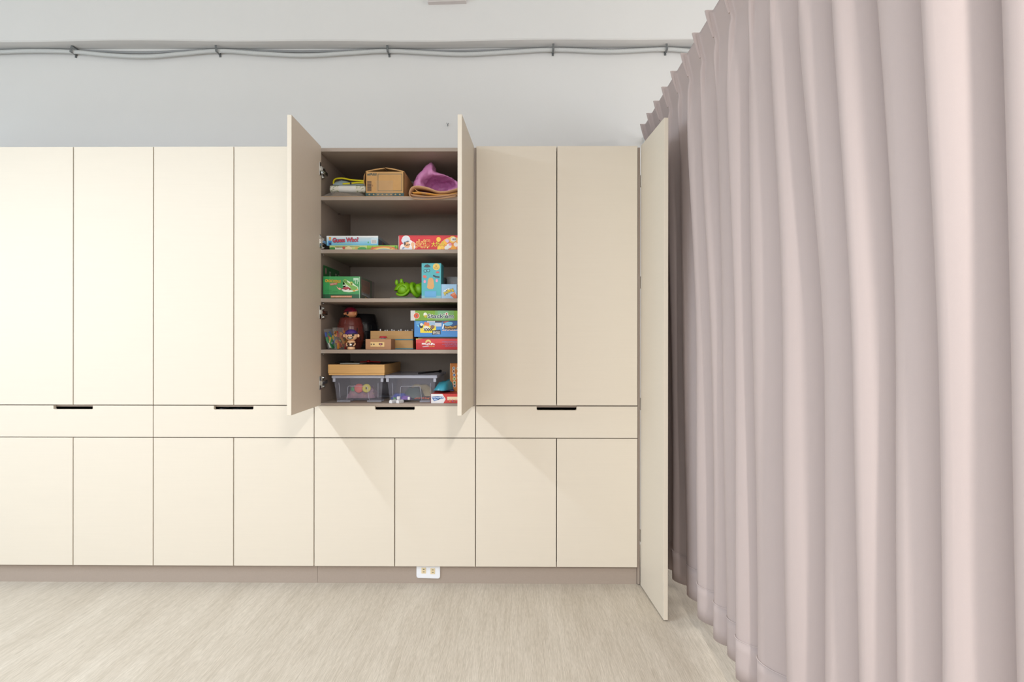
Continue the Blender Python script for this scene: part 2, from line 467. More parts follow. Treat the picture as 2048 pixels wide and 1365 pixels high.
# open unit: shelves, doors, hinges
UC = unit_roots[-1.0]; OFF = Vector((.6, -CF, -.094))
SHELF = [1.931, 1.666, 1.422, 1.166]
DEPTHS = [3.17, CB - .02, CB - .02, CB - .02]
for z, yb in zip(SHELF, DEPTHS):
    obj('shelf', shift(box(-.980, -.220, CF + .004, yb, z - .0185, z, .0008), OFF), M_TAUPE, UC)
    for x in (-.975, -.225):
        for y in (CF + .035, yb - .03):
            bm = bmesh.new(); add_cyl(bm, (x - .006, y, z - .0225), (x + .006, y, z - .0225), .0035, n=10)
            obj('shelf_pin', shift(bm, OFF), M_CHROME, UC)
def open_door(hx, hy, ang, width, z0, z1, inner_sign, name, parent, off, th=.0185):
    """door leaf leaving (hx,hy) towards the room; ang tilts it in x; x0..x0+th is its thickness"""
    bm = box(0, th, -width, 0, z0, z1, .0009)
    bmesh.ops.recalc_face_normals(bm, faces=bm.faces)
    for f in bm.faces:
        f.material_index = 1 if f.normal.x * inner_sign > .9 else 0
    bmesh.ops.transform(bm, matrix=Matrix.Translation((hx, hy, 0)) @ Matrix.Rotation(ang, 4, 'Z'), verts=bm.verts)
    return obj(name, shift(bm, off), [M_CREAM, M_INNER], parent)
ld = open_door(-.985, 2.822, math.radians(1.4), .398, .892, TOP_Z, +1, 'upper_door', UC, OFF)
rd = open_door(-.2285, 2.822, math.radians(-3.0), .398, .892, TOP_Z, -1, 'upper_door', UC, OFF)
def hinge(px_y, parent):
    z = at(640, px_y, 2.82).z
    bm = bmesh.new()
    fx = -.9665
    add_box(bm, fx, fx + .004, 2.792, 2.812, z - .033, z + .033, .001)            # plate on the door
    add_box(bm, fx + .002, fx + .012, 2.796, 2.808, z - .012, z + .012, .002)     # cup
    add_box(bm, fx + .004, fx + .014, 2.800, 2.850, z - .009, z + .009, .002)     # link
    add_box(bm, -.9815, -.960, 2.852, 2.905, z - .0095, z + .0095, .002)          # arm
    add_box(bm, -.9820, -.974, 2.862, 2.885, z - .030, z + .030, .002)            # mounting wings
    for s in (-1, 1): add_cyl(bm, (-.975, 2.873, z + s * .022), (-.966, 2.873, z + s * .022), .006, n=12)
    obj('hinge', shift(bm, OFF), M_CHROME, parent)
for y in (340, 484, 625, 766): hinge(y, ld)

# plinth boards under the cabinets
def plinth(x0, x1, name):
    n = 24; bm = bmesh.new(); rows = []
    for i in range(n + 1):
        x = x0 + (x1 - x0) * i / n
        rows.append([bm.verts.new((x, CF + .006, .0)), bm.verts.new((x, CF + .006, .0935)), bm.verts.new((x, CF + .024, .0935)), bm.verts.new((x, CF + .024, .0))])
    for a, b in zip(rows[:-1], rows[1:]):
        for k in range(4): bm.faces.new((a[k], a[(k + 1) % 4], b[(k + 1) % 4], b[k]))
    bm.faces.new(rows[0]); bm.faces.new(rows[-1][::-1])
    structure(obj(name, bm, M_TAUPE))
plinth(-3.4, -.9905, 'baseboard_back_1'); plinth(-.9895, .600, 'baseboard_back_2')

# end panel with the tall door that stands open in front of the curtain
t = thing('tall_panel_door', 'tall cream door from floor to cabinet top, standing open beside the pink curtain', 'door', (.61, F, .006))
offp = (-.61, -F, -.006)
obj('end_panel', shift(box(.6015, .6125, CF - .008, CB, .006, TOP_Z - .004), offp), M_TAUPE, t)
tall = open_door(.6135, 2.822, math.radians(3.6), .358, .008, TOP_Z, +1, 'door_leaf', t, offp)
for z in (.25, .9, 1.5, 2.0):
    obj('hinge', shift(box(.612, .628, 2.812, 2.832, z - .03, z + .03, .001), offp), M_CHROME, tall)

# power outlet on the plinth
c = at(856.5, 1148.5, CF)
t = thing('wall_outlet', 'white double power outlet plate on the brown plinth', 'outlet', (c.x, CF + .006, 0))
pts = []
hw, z0, z1, r = .0585, .028, .093, .011
for cx, cz, a0 in ((hw - r, z0 + r, -90), (hw, z1, None), (-hw, z1, None), (-hw + r, z0 + r, 180)):
    if a0 is None: pts.append((cx, cz))
    else:
        for k in range(6):
            a = math.radians(a0 + 18 * k); pts.append((cx + r * math.cos(a), cz + r * math.sin(a)))
bm = bmesh.new(); add_prism(bm, [(p[0], p[1] - .035 * .04 * p[0] / .0585) for p in pts], -.007, 0)
M_OUT = mat('white_plastic', (232, 233, 238), rough=0.35)
obj('plate', bm, M_OUT, t)
M_SOCK = mat('beige_plastic', (222, 203, 165), rough=0.5)
for sx, dz in ((-.0225, .002), (.0225, -.001)):
    s = obj('socket', box(sx - .0115, sx + .0115, -.0085, -.006, .050 + dz, .079 + dz, .0008), M_SOCK, t)
    for zz in (.0585, .0715):
        obj('slot', box(sx - .004, sx + .0045, -.0089, -.008, zz + dz - .0013, zz + dz + .0013), M_DARKGAP, s)

# striped bag seen through the notch of the second drawer
bm = bmesh.new()
for i in range(12):
    add_box(bm, -.115 + i * .017, -.115 + i * .017 + .0165, 0, .12, 0, .118 + .004 * math.sin(i * 1.3), .003, 1, i % 2)
t = obj('striped_bag', bm, [mat('charcoal_cloth', (48, 50, 56), rough=.8), mat('grey_cloth', (118, 118, 126), rough=.8)])
tag(t, 'dark grey striped bag lying inside the drawer seen through its notch', 'bag'); t.location = (-1.395, CF + .02, .7481)

# ------------------------------------------------------------------ conduits, clips and fittings on the wall
M_COND = mat('grey_conduit', (196, 196, 194), rough=.6, var=.08, scale=120, stretch=(3, 1, 1))
M_WIRE = mat('dark_grey_cable', (150, 150, 150), rough=.6)
M_CLIP = mat('grey_clip', (118, 120, 120), rough=.5, metal=.4)
def wall_path(pts, y): return smooth_path([at(px, py, y) for px, py in pts], 10)
def conduit(pts, y, r, label, m, ribs):
    P = wall_path(pts, y); bm = bmesh.new()
    if ribs:
        # corrugated hose: alternate radii
        Q = []; R = []
        for a, b in zip(P[:-1], P[1:]):
            for k in range(4): Q.append(a.lerp(b, k / 4)); R.append(r * (1.0 if k % 2 else .93))
        Q.append(P[-1]); R.append(r); add_tube(bm, Q, R, 10)
    else: add_tube(bm, P, r, 8)
    o = obj('cable', bm, m, None, True); tag(o, label, 'cable'); return o
conduit([(-60, 108), (0, 104), (75, 102), (150, 104), (215, 110), (290, 113.5), (360, 108), (437, 102), (520, 107), (610, 111), (700, 106), (777, 102), (860, 106), (930, 108.5), (1020, 104), (1106, 99.5), (1220, 103), (1331, 98.5), (1400, 104), (1480, 106)], WALL_Y - .0275, .0122,
        'thick grey corrugated conduit sagging between clips under the beam', M_COND, True)
conduit([(-60, 104), (0, 102), (150, 102), (290, 105), (437, 100), (600, 103), (777, 100), (930, 102), (1106, 97.5), (1220, 99.5), (1331, 97), (1480, 100)], WALL_Y - .0075, .0068,
        'thinner grey cable running just above the corrugated conduit', M_WIRE, False)
conduit([(-60, 95), (0, 95.6), (150, 96), (290, 95.5), (437, 94), (600, 95), (777, 94.5), (930, 94), (1106, 92), (1331, 91.5), (1480, 91.5)], WALL_Y - .004, .0028,
        'thin dark line tight under the beam along the wall top', M_WIRE, False)  # slim grey tube drawn along the top of the wall
for i, (px, py) in enumerate(((150, 102), (437, 100.5), (777, 100.5), (1106, 98), (1331, 97))):
    c = at(px, py, WALL_Y - .018)
    bm = bmesh.new()
    add_box(bm, -.006, .006, -.031, -.028, -.020, .018, .001)
    add_box(bm, -.006, .006, -.031, .018, .016, .019, .001)
    add_box(bm, -.006, .006, -.031, .018, -.022, -.019, .001)
    add_box(bm, -.006, .006, .014, .018, -.034, .019, .001)
    add_cyl(bm, (0, .012, -.028), (0, .0165, -.028), .004, n=8)
    bmesh.ops.transform(bm, matrix=Matrix.Rotation(math.radians((14, -4, -4, 0, -5)[i]), 4, 'Y'), verts=bm.verts)
    o = obj('cable_clip', bm, M_CLIP); o.location = c
    tag(o, ('leftmost', 'second from left', 'middle', 'second from right', 'rightmost')[i] + ' of the small grey clips holding the conduit', 'clip', 'conduit clips')
# fitting on the beam at the top edge of the picture
c = at(894, 10, BEAM_Y)
t = thing('junction_box', 'flat pinkish white box mounted on the beam at the top edge', 'box', (c.x, BEAM_Y, c.z))
M_JB = mat('warm_white_plastic', (205, 196, 193), rough=.6)
bm = bmesh.new(); add_prism(bm, [(-.106, 0), (.112, .006), (.114, .12), (-.112, .12)], -.03, 0); obj('body', bm, M_JB, t)
bm = bmesh.new(); add_box(bm, -.10, .10, -.036, -.030, .012, .112, .002); obj('cover', bm, M_JB, t)
# nail left in the wall
c = at(896, 251, WALL_Y)
t = thing('wall_hook', 'tiny grey hook on the bare wall above the open cabinet', 'hook', (c.x, WALL_Y, c.z))
bm = bmesh.new(); add_cyl(bm, (0, -.012, 0), (0, 0, 0), .002, n=6); obj('shank', bm, M_CLIP, t)
bm = bmesh.new(); add_tube(bm, [(0, -.012, 0), (-.004, -.013, .006), (-.008, -.013, .010)], .0014, 6); add_tube(bm, [(0, -.012, 0), (.005, -.013, .009)], .0014, 6); add_tube(bm, [(0, -.012, 0), (-.001, -.013, -.010)], .0014, 6); obj('tip', bm, M_CLIP, t)

# ------------------------------------------------------------------ curtain
M_CURT = mat('pink_beige_fabric', (187, 172, 169), rough=.85, var=.03, scale=900, bump=.08, bscale=1400, spec=.15)
CT_TOP, CT_HEM = 2.427, .075
HEAD = [3.39, 3.30, 3.22, 3.065, 2.91, 2.75, 2.59, 2.43, 2.27, 2.116, 1.96, 1.80, 1.645, 1.49, 1.33, 1.175, 1.02, .86, .70, .54, .38, .22, .06, -.10]
BODY = [3.37, 3.29, 3.19, 3.03, 2.88, 2.72, 2.545, 2.34, 2.17, 2.06, 1.92, 1.785, 1.562, 1.377, 1.236, 1.11, .98, .83, .67, .52, .37, .21, .05, -.10]
AMP = [.3, .6, .8, .9, .9, 1.0, 1.1, 1.0, .9, .75, .85, .8, 1.1, 1.05, .9, .8, .95, 1, .9, 1, .9, 1, .9, .8]
FRO = [0, 0, 0, 0, 0, 0, .012, .0, .006, .012, -.004, .008, .0, .010, .0, .008, -.006, .004, 0, .006, 0, 0, 0, 0]
def interp(L, s):
    i = max(0, min(len(L) - 2, int(math.floor(s)))); return L[i] + (L[i + 1] - L[i]) * (s - i)
def sstep(a, b, x):
    x = max(0, min(1, (x - a) / (b - a))); return x * x * (3 - 2 * x)
def curtain_pt(s, z):
    d = CT_TOP - z
    k = round(s); ds = s - k
    a = interp(AMP, s); fr = interp(FRO, s)
    flare = sstep(.085, .42, d)
    yy = interp(HEAD, s) + (interp(BODY, s) - interp(HEAD, s)) * sstep(.08, 1.3, d)
    # header: flat band with a narrow fin at every pleat
    fin = math.exp(-(ds / .045) ** 4)
    pinch = 1 - .35 * math.exp(-((d - .105) / .03) ** 2)
    xh = .722 + .026 * min(1, d / .11) - .022 * fin * pinch
    # body: rounded folds
    c = .5 + .5 * math.cos(2 * PI * ds)
    lean = d / (CT_TOP - CT_HEM)
    fx = .724 + .028 * lean + fr
    xb = fx + .09 * a * (1 - c ** .85)
    yb = yy - (.018 * math.sin(2 * PI * ds) - .022 * (c - .45)) * a * flare
    wob = .004 * math.sin(3.1 * z + s * 2.3) * flare
    return Vector((xh + (xb - xh) * flare + wob, yb, z))
s0, s1 = 2 - .52, 19.4
NS = 30
def curtain_sheet(zs, extra=0.0):
    bm = bmesh.new(); rows = []
    S_ = {s0, s1}
    for k in range(1, 21):
        for q in (-.06, -.05, -.04, -.025, 0, .025, .04, .05, .06): S_.add(round(k + q, 5))
        for i in range(3, 23): S_.add(round(k + i / 25, 5))
    S_ = sorted(q for q in S_ if s0 <= q <= s1)
    for z in zs: rows.append([bm.verts.new(curtain_pt(s, z) + Vector((-extra, 0, 0))) for s in S_])
    for a, b in zip(rows[:-1], rows[1:]):
        for i in range(len(S_) - 1): bm.faces.new((a[i], a[i + 1], b[i + 1], b[i]))
    return bm
zs = [CT_TOP - .0, CT_TOP - .012, CT_TOP - .03, CT_TOP - .05, CT_TOP - .07, CT_TOP - .085, CT_TOP - .095, CT_TOP - .105, CT_TOP - .115, CT_TOP - .13]
z = CT_TOP - .15
while z > CT_HEM + .02: zs.append(z); z -= .03 if z > 1.9 else .07
zs.append(CT_HEM)
t = thing('curtain', 'long dusty pink pinch pleat curtain hanging on the right', 'curtain', (.80, 1.7, 0))
coff = (-.80, -1.7, 0)
o = obj('cloth', shift(curtain_sheet(zs), coff), M_CURT, t, True); solidify(o, .0022, 1.0)
o = obj('hem', shift(curtain_sheet([CT_HEM - .0015, CT_HEM + .05, CT_HEM + .10, CT_HEM + .137], .0022), coff), M_CURT, t, True); solidify(o, .002, 1.0)
M_STITCH = mat('pale_thread', (214, 200, 196), rough=.8)
bm = bmesh.new()
add_tube(bm, [curtain_pt(s0 + (s1 - s0) * i / 500, CT_HEM + .137) + Vector((-.0035, 0, 0)) for i in range(501)], .0009, 4)
obj('hem_stitching', shift(bm, coff), M_STITCH, t)
for k in range(2, 20):
    bm = bmesh.new(); rows_ = []
    for d_ in (0, .02, .05, .08, .098):
        cx_ = .722 + .026 * min(1, d_ / .11); dp = .027 * (1 - .25 * (d_ / .1) ** 3); hw = .0062 * (1 - .3 * (d_ / .1) ** 2); z_ = CT_TOP + .004 - d_
        ring_ = [(cx_ + .003, -hw), (cx_ - dp * .7, -hw), (cx_ - dp * .95, -hw * .75), (cx_ - dp, 0), (cx_ - dp * .95, hw * .75), (cx_ - dp * .7, hw), (cx_ + .003, hw)]
        rows_.append([bm.verts.new((x_ - .80, HEAD[k] + y_ - 1.7, z_)) for x_, y_ in ring_])
    for a, b in zip(rows_[:-1], rows_[1:]):
        for i in range(7): bm.faces.new((a[i], a[(i + 1) % 7], b[(i + 1) % 7], b[i]))
    bm.faces.new(rows_[0]); bm.faces.new(rows_[-1][::-1])
    obj('pleat', bm, M_CURT, t)
t = thing('curtain_rail', 'white curtain rail hidden behind the pleated curtain heading', 'curtain rail', (.775, 1.6, 2.37))
obj('rail', box(-.012, .012, -3.0, 1.79, 0, .03, .002), M_WHITEM, t)
obj('bracket', box(-.02, .02, 1.79, 1.80, -.02, .05, .002), M_WHITEM, t)
for k in range(2, 20):
    bm = bmesh.new(); add_tube(bm, [(-.012, HEAD[k] - 1.6, .01), (-.03, HEAD[k] - 1.6, .02), (-.0455, HEAD[k] - 1.6, .035)], .0013, 6)
    obj('hook', bm, M_CHROME, t)
bm = bmesh.new(); c = at(1288, 246, 3.22)
add_tube(bm, [(-.035, 3.235 - 1.6, .03), (-.045, 3.235 - 1.6, .062), (-.052, 3.235 - 1.6, .066), (-.056, 3.235 - 1.6, .06)], .0016, 6)
obj('end_hook', bm, M_CHROME, t)
#ITEMS
# ================================================================== things on the shelves
def carton(name, label, cat, px0, px1, Yf, z, h, d, c, rot=0.0, part='carton', group=None, bev=.0008, m=None, w=None, top=None):
    """a box whose front face spans the pixels px0..px1 at depth Yf and stands on height z"""
    a = at(px0, 682, Yf).x; b = at(px1, 682, Yf).x
    if w is None: w = b - a
    else: b = a + w
    t = thing(name, label, cat, ((a + b) / 2, Yf + d / 2, z), rot, group)
    o = obj(part, box(-w / 2, w / 2, -d / 2, d / 2, 0, h, bev), m or ink(c, .5), t)
    return t, w, h, d
WHITE, BLACK = (238, 238, 238), (24, 24, 26)
Z1, Z2, Z3, Z4 = SHELF
Z5 = .898
M_KRAFT = mat('kraft_card', (196, 152, 98), rough=.8, var=.08, scale=40, bump=.1, bscale=200)
M_KRAFT2 = mat('kraft_paper', (205, 165, 128), rough=.8, var=.08, scale=30, bump=.15, bscale=80)
M_WOOD = mat('pale_wood', (206, 160, 98), rough=.5, var=.14, scale=9, stretch=(1, 8, 14), bump=.05)
def film(name, c, alpha, rough=.15): return mat(name, c, rough=rough, alpha=alpha, var=.12, scale=40, spec=.8)

# ---------------- top shelf
o = obj('card_sheet', box(-.28, .28, -.14, .14, 0, .003), M_KRAFT); o.location = (-.695, CF + .15, Z1)
tag(o, 'thin brown card sheet lying under the bags on the top shelf', 'card')
ZT = Z1 + .0031
def lumpy(nx, ny, w, d, hf, seed, skirt=.0):
    """closed pillow mesh, hf(u,v) gives the height"""
    rd = random.Random(seed); bm = bmesh.new(); top = []; bot = []
    jit = [[rd.uniform(-1, 1) for _ in range(ny + 1)] for _ in range(nx + 1)]
    for i in range(nx + 1):
        r1 = []; r2 = []
        for j in range(ny + 1):
            u = i / nx; v = j / ny
            e = min(1, 4.5 * min(u, 1 - u)) * min(1, 4.5 * min(v, 1 - v)); e = e ** .5 if e > 0 else 0
            x = (u - .5) * w * (1 + .02 * jit[i][j]); y = (v - .5) * d * (1 + .02 * jit[i - 1][j])
            hh = hf(u, v) * e + .0035 * jit[i][j] * e + .0012
            r1.append(bm.verts.new((x, y, hh))); r2.append(bm.verts.new((x, y, .0004)))
        top.append(r1); bot.append(r2)
    for i in range(nx):
        for j in range(ny):
            bm.faces.new((top[i][j], top[i + 1][j], top[i + 1][j + 1], top[i][j + 1]))
            bm.faces.new((bot[i][j + 1], bot[i + 1][j + 1], bot[i + 1][j], bot[i][j]))
    for i in range(nx):
        bm.faces.new((bot[i][0], bot[i + 1][0], top[i + 1][0], top[i][0])); bm.faces.new((top[i][ny], top[i + 1][ny], bot[i + 1][ny], bot[i][ny]))
    for j in range(ny):
        bm.faces.new((top[0][j], top[0][j + 1], bot[0][j + 1], bot[0][j])); bm.faces.new((bot[nx][j], bot[nx][j + 1], top[nx][j + 1], top[nx][j]))
    return bm
t = thing('plastic_bag', 'crumpled clear plastic bag with brown contents at the left of the top shelf', 'bag', (-.865, CF + .087, ZT))
obj('contents', lumpy(12, 7, .165, .12, lambda u, v: .024 + .008 * math.sin(u * 6), 3), mat('brown_filling', (120, 104, 88), rough=.8, var=.3, scale=60), t, True)
obj('film', lumpy(16, 8, .205, .150, lambda u, v: .032 + .006 * math.sin(u * 7 + 1), 4), film('clear_film', (205, 196, 186), .28), t)
# folded mat with a printed pattern
t = thing('folded_mat', 'white and pale green patterned roll lying behind the plastic bag', 'roll', (-.850, 2.955, ZT + .0355))
def stadium(hw, hh, n=8):
    p = []
    for k in range(n + 1): a = -PI / 2 + PI * k / n; p.append((hw - hh + hh * math.cos(a), hh + hh * math.sin(a)))
    for k in range(n + 1): a = PI / 2 + PI * k / n; p.append((-hw + hh + hh * math.cos(a), hh + hh * math.sin(a)))
    return p
def leaf_material():
    m = bpy.data.materials.new('leaf_print'); m.use_nodes = True; nt = m.node_tree; b = nt.nodes['Principled BSDF']
    tc = nt.nodes.new('ShaderNodeTexCoord'); v = nt.nodes.new('ShaderNodeTexVoronoi'); v.inputs['Scale'].default_value = 90
    nt.links.new(tc.outputs['Object'], v.inputs['Vector'])
    r = nt.nodes.new('ShaderNodeValToRGB'); r.color_ramp.elements[0].position = .28; r.color_ramp.elements[0].color = rgb((160, 166, 130))
    r.color_ramp.elements[1].position = .42; r.color_ramp.elements[1].color = rgb((226, 222, 208))
    nt.links.new(v.outputs['Distance'], r.inputs[0]); nt.links.new(r.outputs[0], b.inputs['Base Color']); b.inputs['Roughness'].default_value = .6
    return m
M_LEAF = leaf_material()
bm = bmesh.new(); P = stadium(.05, .018)
add_prism(bm, P, -.1, .1); bmesh.ops.rotate(bm, verts=bm.verts, cent=(0, 0, 0), matrix=Matrix.Rotation(PI / 2, 3, 'Z'))
o = obj('roll', bm, M_LEAF, t)
bm = bmesh.new(); add_prism(bm, [(p[0] * 1.03, .018 + (p[1] - .018) * 1.04) for p in P], -.03, .055); bmesh.ops.rotate(bm, verts=bm.verts, cent=(0, 0, 0), matrix=Matrix.Rotation(PI / 2, 3, 'Z'))
obj('paper_band', bm, mat('paper_white', (228, 226, 220), rough=.7), t)
# yellow edged pouch on top of the roll
t = thing('zip_pouch', 'pale blue pouch with bright yellow edging on top of the roll', 'pouch', (-.845, 2.955, ZT + .0725))
obj('film', lumpy(14, 6, .185, .095, lambda u, v: .018 + .022 * max(0, 1 - u * 2.2), 8), film('bluish_film', (170, 190, 196), .75), t, True)
bm = bmesh.new()
loop = [(-.088, -.045, .006), (-.092, -.03, .024), (-.085, -.02, .037), (-.05, -.03, .038), (0, -.04, .027), (.05, -.045, .021), (.088, -.045, .019), (.094, -.046, .014), (.085, -.047, .008), (.04, -.048, .010), (0, -.048, .007), (-.04, -.048, .004)]
add_tube(bm, smooth_path(loop, 5), .0042, 8); obj('edging', bm, mat('yellow_piping', (214, 200, 20), rough=.4), t, True)
bm = bmesh.new(); add_tube(bm, smooth_path([(-.03, -.052, .003), (0, -.053, .004), (.05, -.053, .010), (.09, -.052, .016)], 4), .003, 6); obj('zip', bm, mat('yellow_piping', (214, 200, 20)), t)
obj('zip_pull', box(-.001, .007, -.058, -.052, .0, .009, .001), M_DARKGAP, t)

# cardboard carton with open flaps
a = at(731, 391, 2.872); b = at(808, 391, 2.872); w = b.x - a.x; h = .128; d = .27
t = thing('cardboard_carton', 'brown cardboard carton with loose top flaps and a dark teal star stripe', 'box', ((a.x + b.x) / 2, 2.872 + d / 2, ZT))
bm = bmesh.new(); th = .003
add_box(bm, -w / 2, w / 2, -d / 2, -d / 2 + th, 0, h); add_box(bm, -w / 2, w / 2, d / 2 - th, d / 2, 0, h)
add_box(bm, -w / 2, -w / 2 + th, -d / 2, d / 2, 0, h); add_box(bm, w / 2 - th, w / 2, -d / 2, d / 2, 0, h); add_box(bm, -w / 2, w / 2, -d / 2, d / 2, 0, th)
obj('body', bm, M_KRAFT, t)
for s, apex in ((-1, .0175), (1, .0205)):
    bm = bmesh.new(); e = .004 if s > 0 else 0
    add_prism(bm, [(s * w / 2, h), (0 + s * .002, h + apex), (0 + s * .002, h + apex + .0028), (s * w / 2 * .5, h + apex * .62 + .004), (s * w / 2, h + .004)], -d / 2 + .002 + e, d / 2)
    obj('top_flap', bm, M_KRAFT, t)
bm = bmesh.new(); add_prism(bm, [(-w / 2 - .001, h), (-w / 2 - .010, h - .02), (-w / 2 - .011, h - .055), (-w / 2 - .004, h - .07), (-w / 2 - .0085, h - .05), (-w / 2 - .007, h - .022)], -d / 2 + .004, d / 2 - .02); obj('side_flap', bm, M_KRAFT, t)
TEAL = (38, 74, 76)
p = Print(w, h)
p.rect(0, .045, 1, .16, TEAL)
for i in range(8):
    cx = .1 + .113 * i
    for r_ in range(2):
        st = [(cx * w + .0055 * (1 if k % 2 == 0 else .42) * math.cos(PI / 2 + k * PI / 5), .104 * h + .0055 * (1 if k % 2 == 0 else .42) * math.sin(PI / 2 + k * PI / 5)) for k in range(10)]
    p.shapes.append((st, (206, 172, 112)))
p.frame(.325, .25, .945, .905, .018, TEAL)
p.scribble(.045, .85, .29, .945, TEAL, 8, 5)
for i, (v0, v1) in enumerate(((.60, .63), (.565, .59), (.53, .552), (.475, .515), (.43, .465), (.395, .42), (.345, .385), (.31, .335), (.255, .30), (.235, .245))):
    p.rect(.05, v0, .155, v1, (96, 70, 50))
p.rect(.045, .228, .052, .64, (150, 112, 72))
p.ell(.185, .45, .02, .04, (160, 112, 70))
p.build('print', t, front(w, h, d))
obj('packing_tape', box(-.045, .042, -d / 2 - .0022, -d / 2 - .0014, .002, .083), film('tape_film', (222, 196, 160), .10, .1), t)

# pink plastic bag, mouth open towards the room
M_PINK = mat('pink_film', (214, 138, 190), rough=.35, var=.16, scale=26, bump=.9, bscale=26, alpha=.9)
def ring(pts, y): return [at(px, py, y) for px, py in pts]
sil = [(819, 388), (823, 366), (831, 347), (845, 331), (860, 317), (866, 320), (868, 343), (884, 347), (900, 353), (913, 361), (925, 372), (926, 384), (912, 389), (890, 391), (862, 391), (838, 391)]
mouth = [(846, 369), (842, 366), (845, 360), (849, 354), (857, 350), (862, 348), (867, 349.5), (884, 350), (899, 354), (909, 360), (913, 367), (908, 374), (896, 379), (880, 384), (866, 378), (855, 374)]
yo = [0, .0, .005, .01, .02, .02, .03, .03, .03, .02, .01, 0, 0, 0, 0, 0]
t = thing('plastic_bag', 'pink plastic bag standing with its mouth open on the top shelf', 'bag', (-.36, 3.02, Z1 + .03))
off = -Vector((-.36, 3.02, Z1 + .03))
R0 = [at(px, py, 2.905 + q) for (px, py), q in zip(mouth, yo)]
R1 = [at(px, py, 2.92 + q) for (px, py), q in zip(sil, yo)]
cen = sum((v for v in R1), Vector()) / len(R1)
R2 = [cen + (v - cen) * .98 + Vector((0, .10, 0)) for v in R1]
R3 = [cen + (v - cen) * .72 + Vector((0, .17, -.005)) for v in R1]
R4 = [cen + (v - cen) * .15 + Vector((0, .19, -.015)) for v in R1]
I1 = [cen + (v - cen) * .95 + Vector((0, .05, 0)) for v in R0]
I2 = [cen + (v - cen) * .80 + Vector((0, .12, -.002)) for v in R0]
I3 = [cen + (v - cen) * .2 + Vector((0, .15, -.008)) for v in R0]
bm = bmesh.new(); rings = []
zmin = Z1 + .004
for R_ in (I3, I2, I1, R0, R1, R2, R3, R4):
    rings.append([bm.verts.new(Vector((min(v.x, -.225), min(v.y, 3.2), max(v.z, zmin + (.004 if R_ in (I3, I2, I1) else 0)))) + off) for v in R_])
n = len(sil)
for A, B in zip(rings[:-1], rings[1:]):
    for k in range(n): bm.faces.new((A[k], A[(k + 1) % n], B[(k + 1) % n], B[k]))
bm.faces.new(rings[0]); bm.faces.new(rings[-1][::-1])
rd_ = random.Random(5)
for R_ in rings[2:7]:
    for v in R_: v.co += Vector((rd_.uniform(-.004, .004), rd_.uniform(-.006, .006), rd_.uniform(-.003, .003)))
o = obj('film', bm, M_PINK, t, True); subsurf(o, 3)
tx = bpy.data.textures.new('crumple', 'CLOUDS'); tx.noise_scale = .028; tx.noise_depth = 2
md = o.modifiers.new('crumple', 'DISPLACE'); md.texture = tx; md.strength = .014; md.mid_level = .5
# kraft paper fold hanging over the shelf edge with an ochre envelope in it
t = thing('paper_bag', 'folded tan paper bag lapping over the front edge of the top shelf', 'paper bag', (-.40, CF + .02, Z1))
def ribbon(pts, y0, y1, th=.0016):
    P = smooth_path([Vector((at(px, py, CF - .03).x, 0, at(px, py, CF - .03).z)) for px, py in pts], 5)
    bm = bmesh.new(); up = [bm.verts.new((v.x + .40, y0 - CF - .02, v.z - Z1)) for v in P]; bk = [bm.verts.new((v.x + .40, y1 - CF - .02, max(v.z - Z1, .0025))) for v in P]
    for i in range(len(P) - 1): bm.faces.new((up[i], up[i + 1], bk[i + 1], bk[i]))
    return bm, th
for nm, pts, y0, y1, m in (
    ('outer_fold', [(912, 391), (880, 396.5), (850, 398.5), (828, 397), (819, 391), (818.5, 384), (822, 376), (828, 372.5), (840, 372), (858, 376), (876, 382.5), (895, 382), (913, 377), (926, 373)], CF - .030, CF + .10, M_KRAFT2),
    ('inner_fold', [(828, 376), (838, 383), (860, 386), (885, 389), (905, 386), (925, 381)], CF - .02, CF + .10, M_KRAFT),
    ('envelope', [(824, 384), (840, 383.5), (860, 386.5), (880, 388.5), (900, 387.5), (912, 385)], CF - .024, CF + .09, mat('ochre_envelope', (216, 160, 78), rough=.7)),
    ('inner_sheet', [(821, 388), (840, 391), (865, 392), (890, 390), (915, 387)], CF - .026, CF + .09, M_KRAFT2)):
    bm, th = ribbon(pts, y0, y1); o = obj(nm, bm, m, t, True); solidify(o, th, 0)

# ---------------- second shelf: board games
t, w, h, d = carton('board_game', 'flat green farm picture game box under the blue and white one', 'game box', 659, 795, 2.865, Z2, .0235, .27, (128, 178, 62))
p = Print(w, h); GR = (56, 140, 60)
p.rect(0, 0, .55, 1, (196, 208, 130)); p.rect(.55, .5, 1, 1, (150, 196, 62)); p.ell(.04, .2, .9, .42, GR); p.rect(.08, 0, .2, .5, (224, 224, 206)); p.rect(.08, .72, .44, .8, (120, 110, 70))
p.scribble(.09, .5, .2, .7, (130, 116, 96), 6, 2); p.ell(.21, .5, .3, .3, (204, 84, 70)); p.ell(.28, .2, .75, .6, (232, 214, 172)); p.ell(.40, .45, .4, .25, (214, 180, 90)); p.ell(.48, .25, 1.0, .42, (74, 164, 84))
p.ell(.63, .4, .25, .4, (180, 130, 60)); p.ell(.68, .2, .3, .25, (236, 232, 220))
for k, cc in enumerate(((220, 96, 60), (238, 170, 80), (244, 216, 120), (150, 190, 200))): p.ell(.80, .05, 3.0 - .55 * k, .78 - .16 * k, cc)
p.ell(.9, .5, .25, .35, (206, 140, 90)); p.ell(.97, .6, .2, .3, (70, 150, 60)); p.build('print', t, front(w, h, d))
t, w, h, d = carton('board_game', 'blue and white GUESS WHO game box lying on the green box', 'game box', 653, 756, 2.868, Z2 + .0236, .0485, .27, (196, 226, 242))
p = Print(w, h)
for k in range(8): p.rect(0, k / 8, 1, (k + 1) / 8, tuple(int(x + (y - x) * k / 7) for x, y in zip((104, 184, 224), (236, 240, 244))))
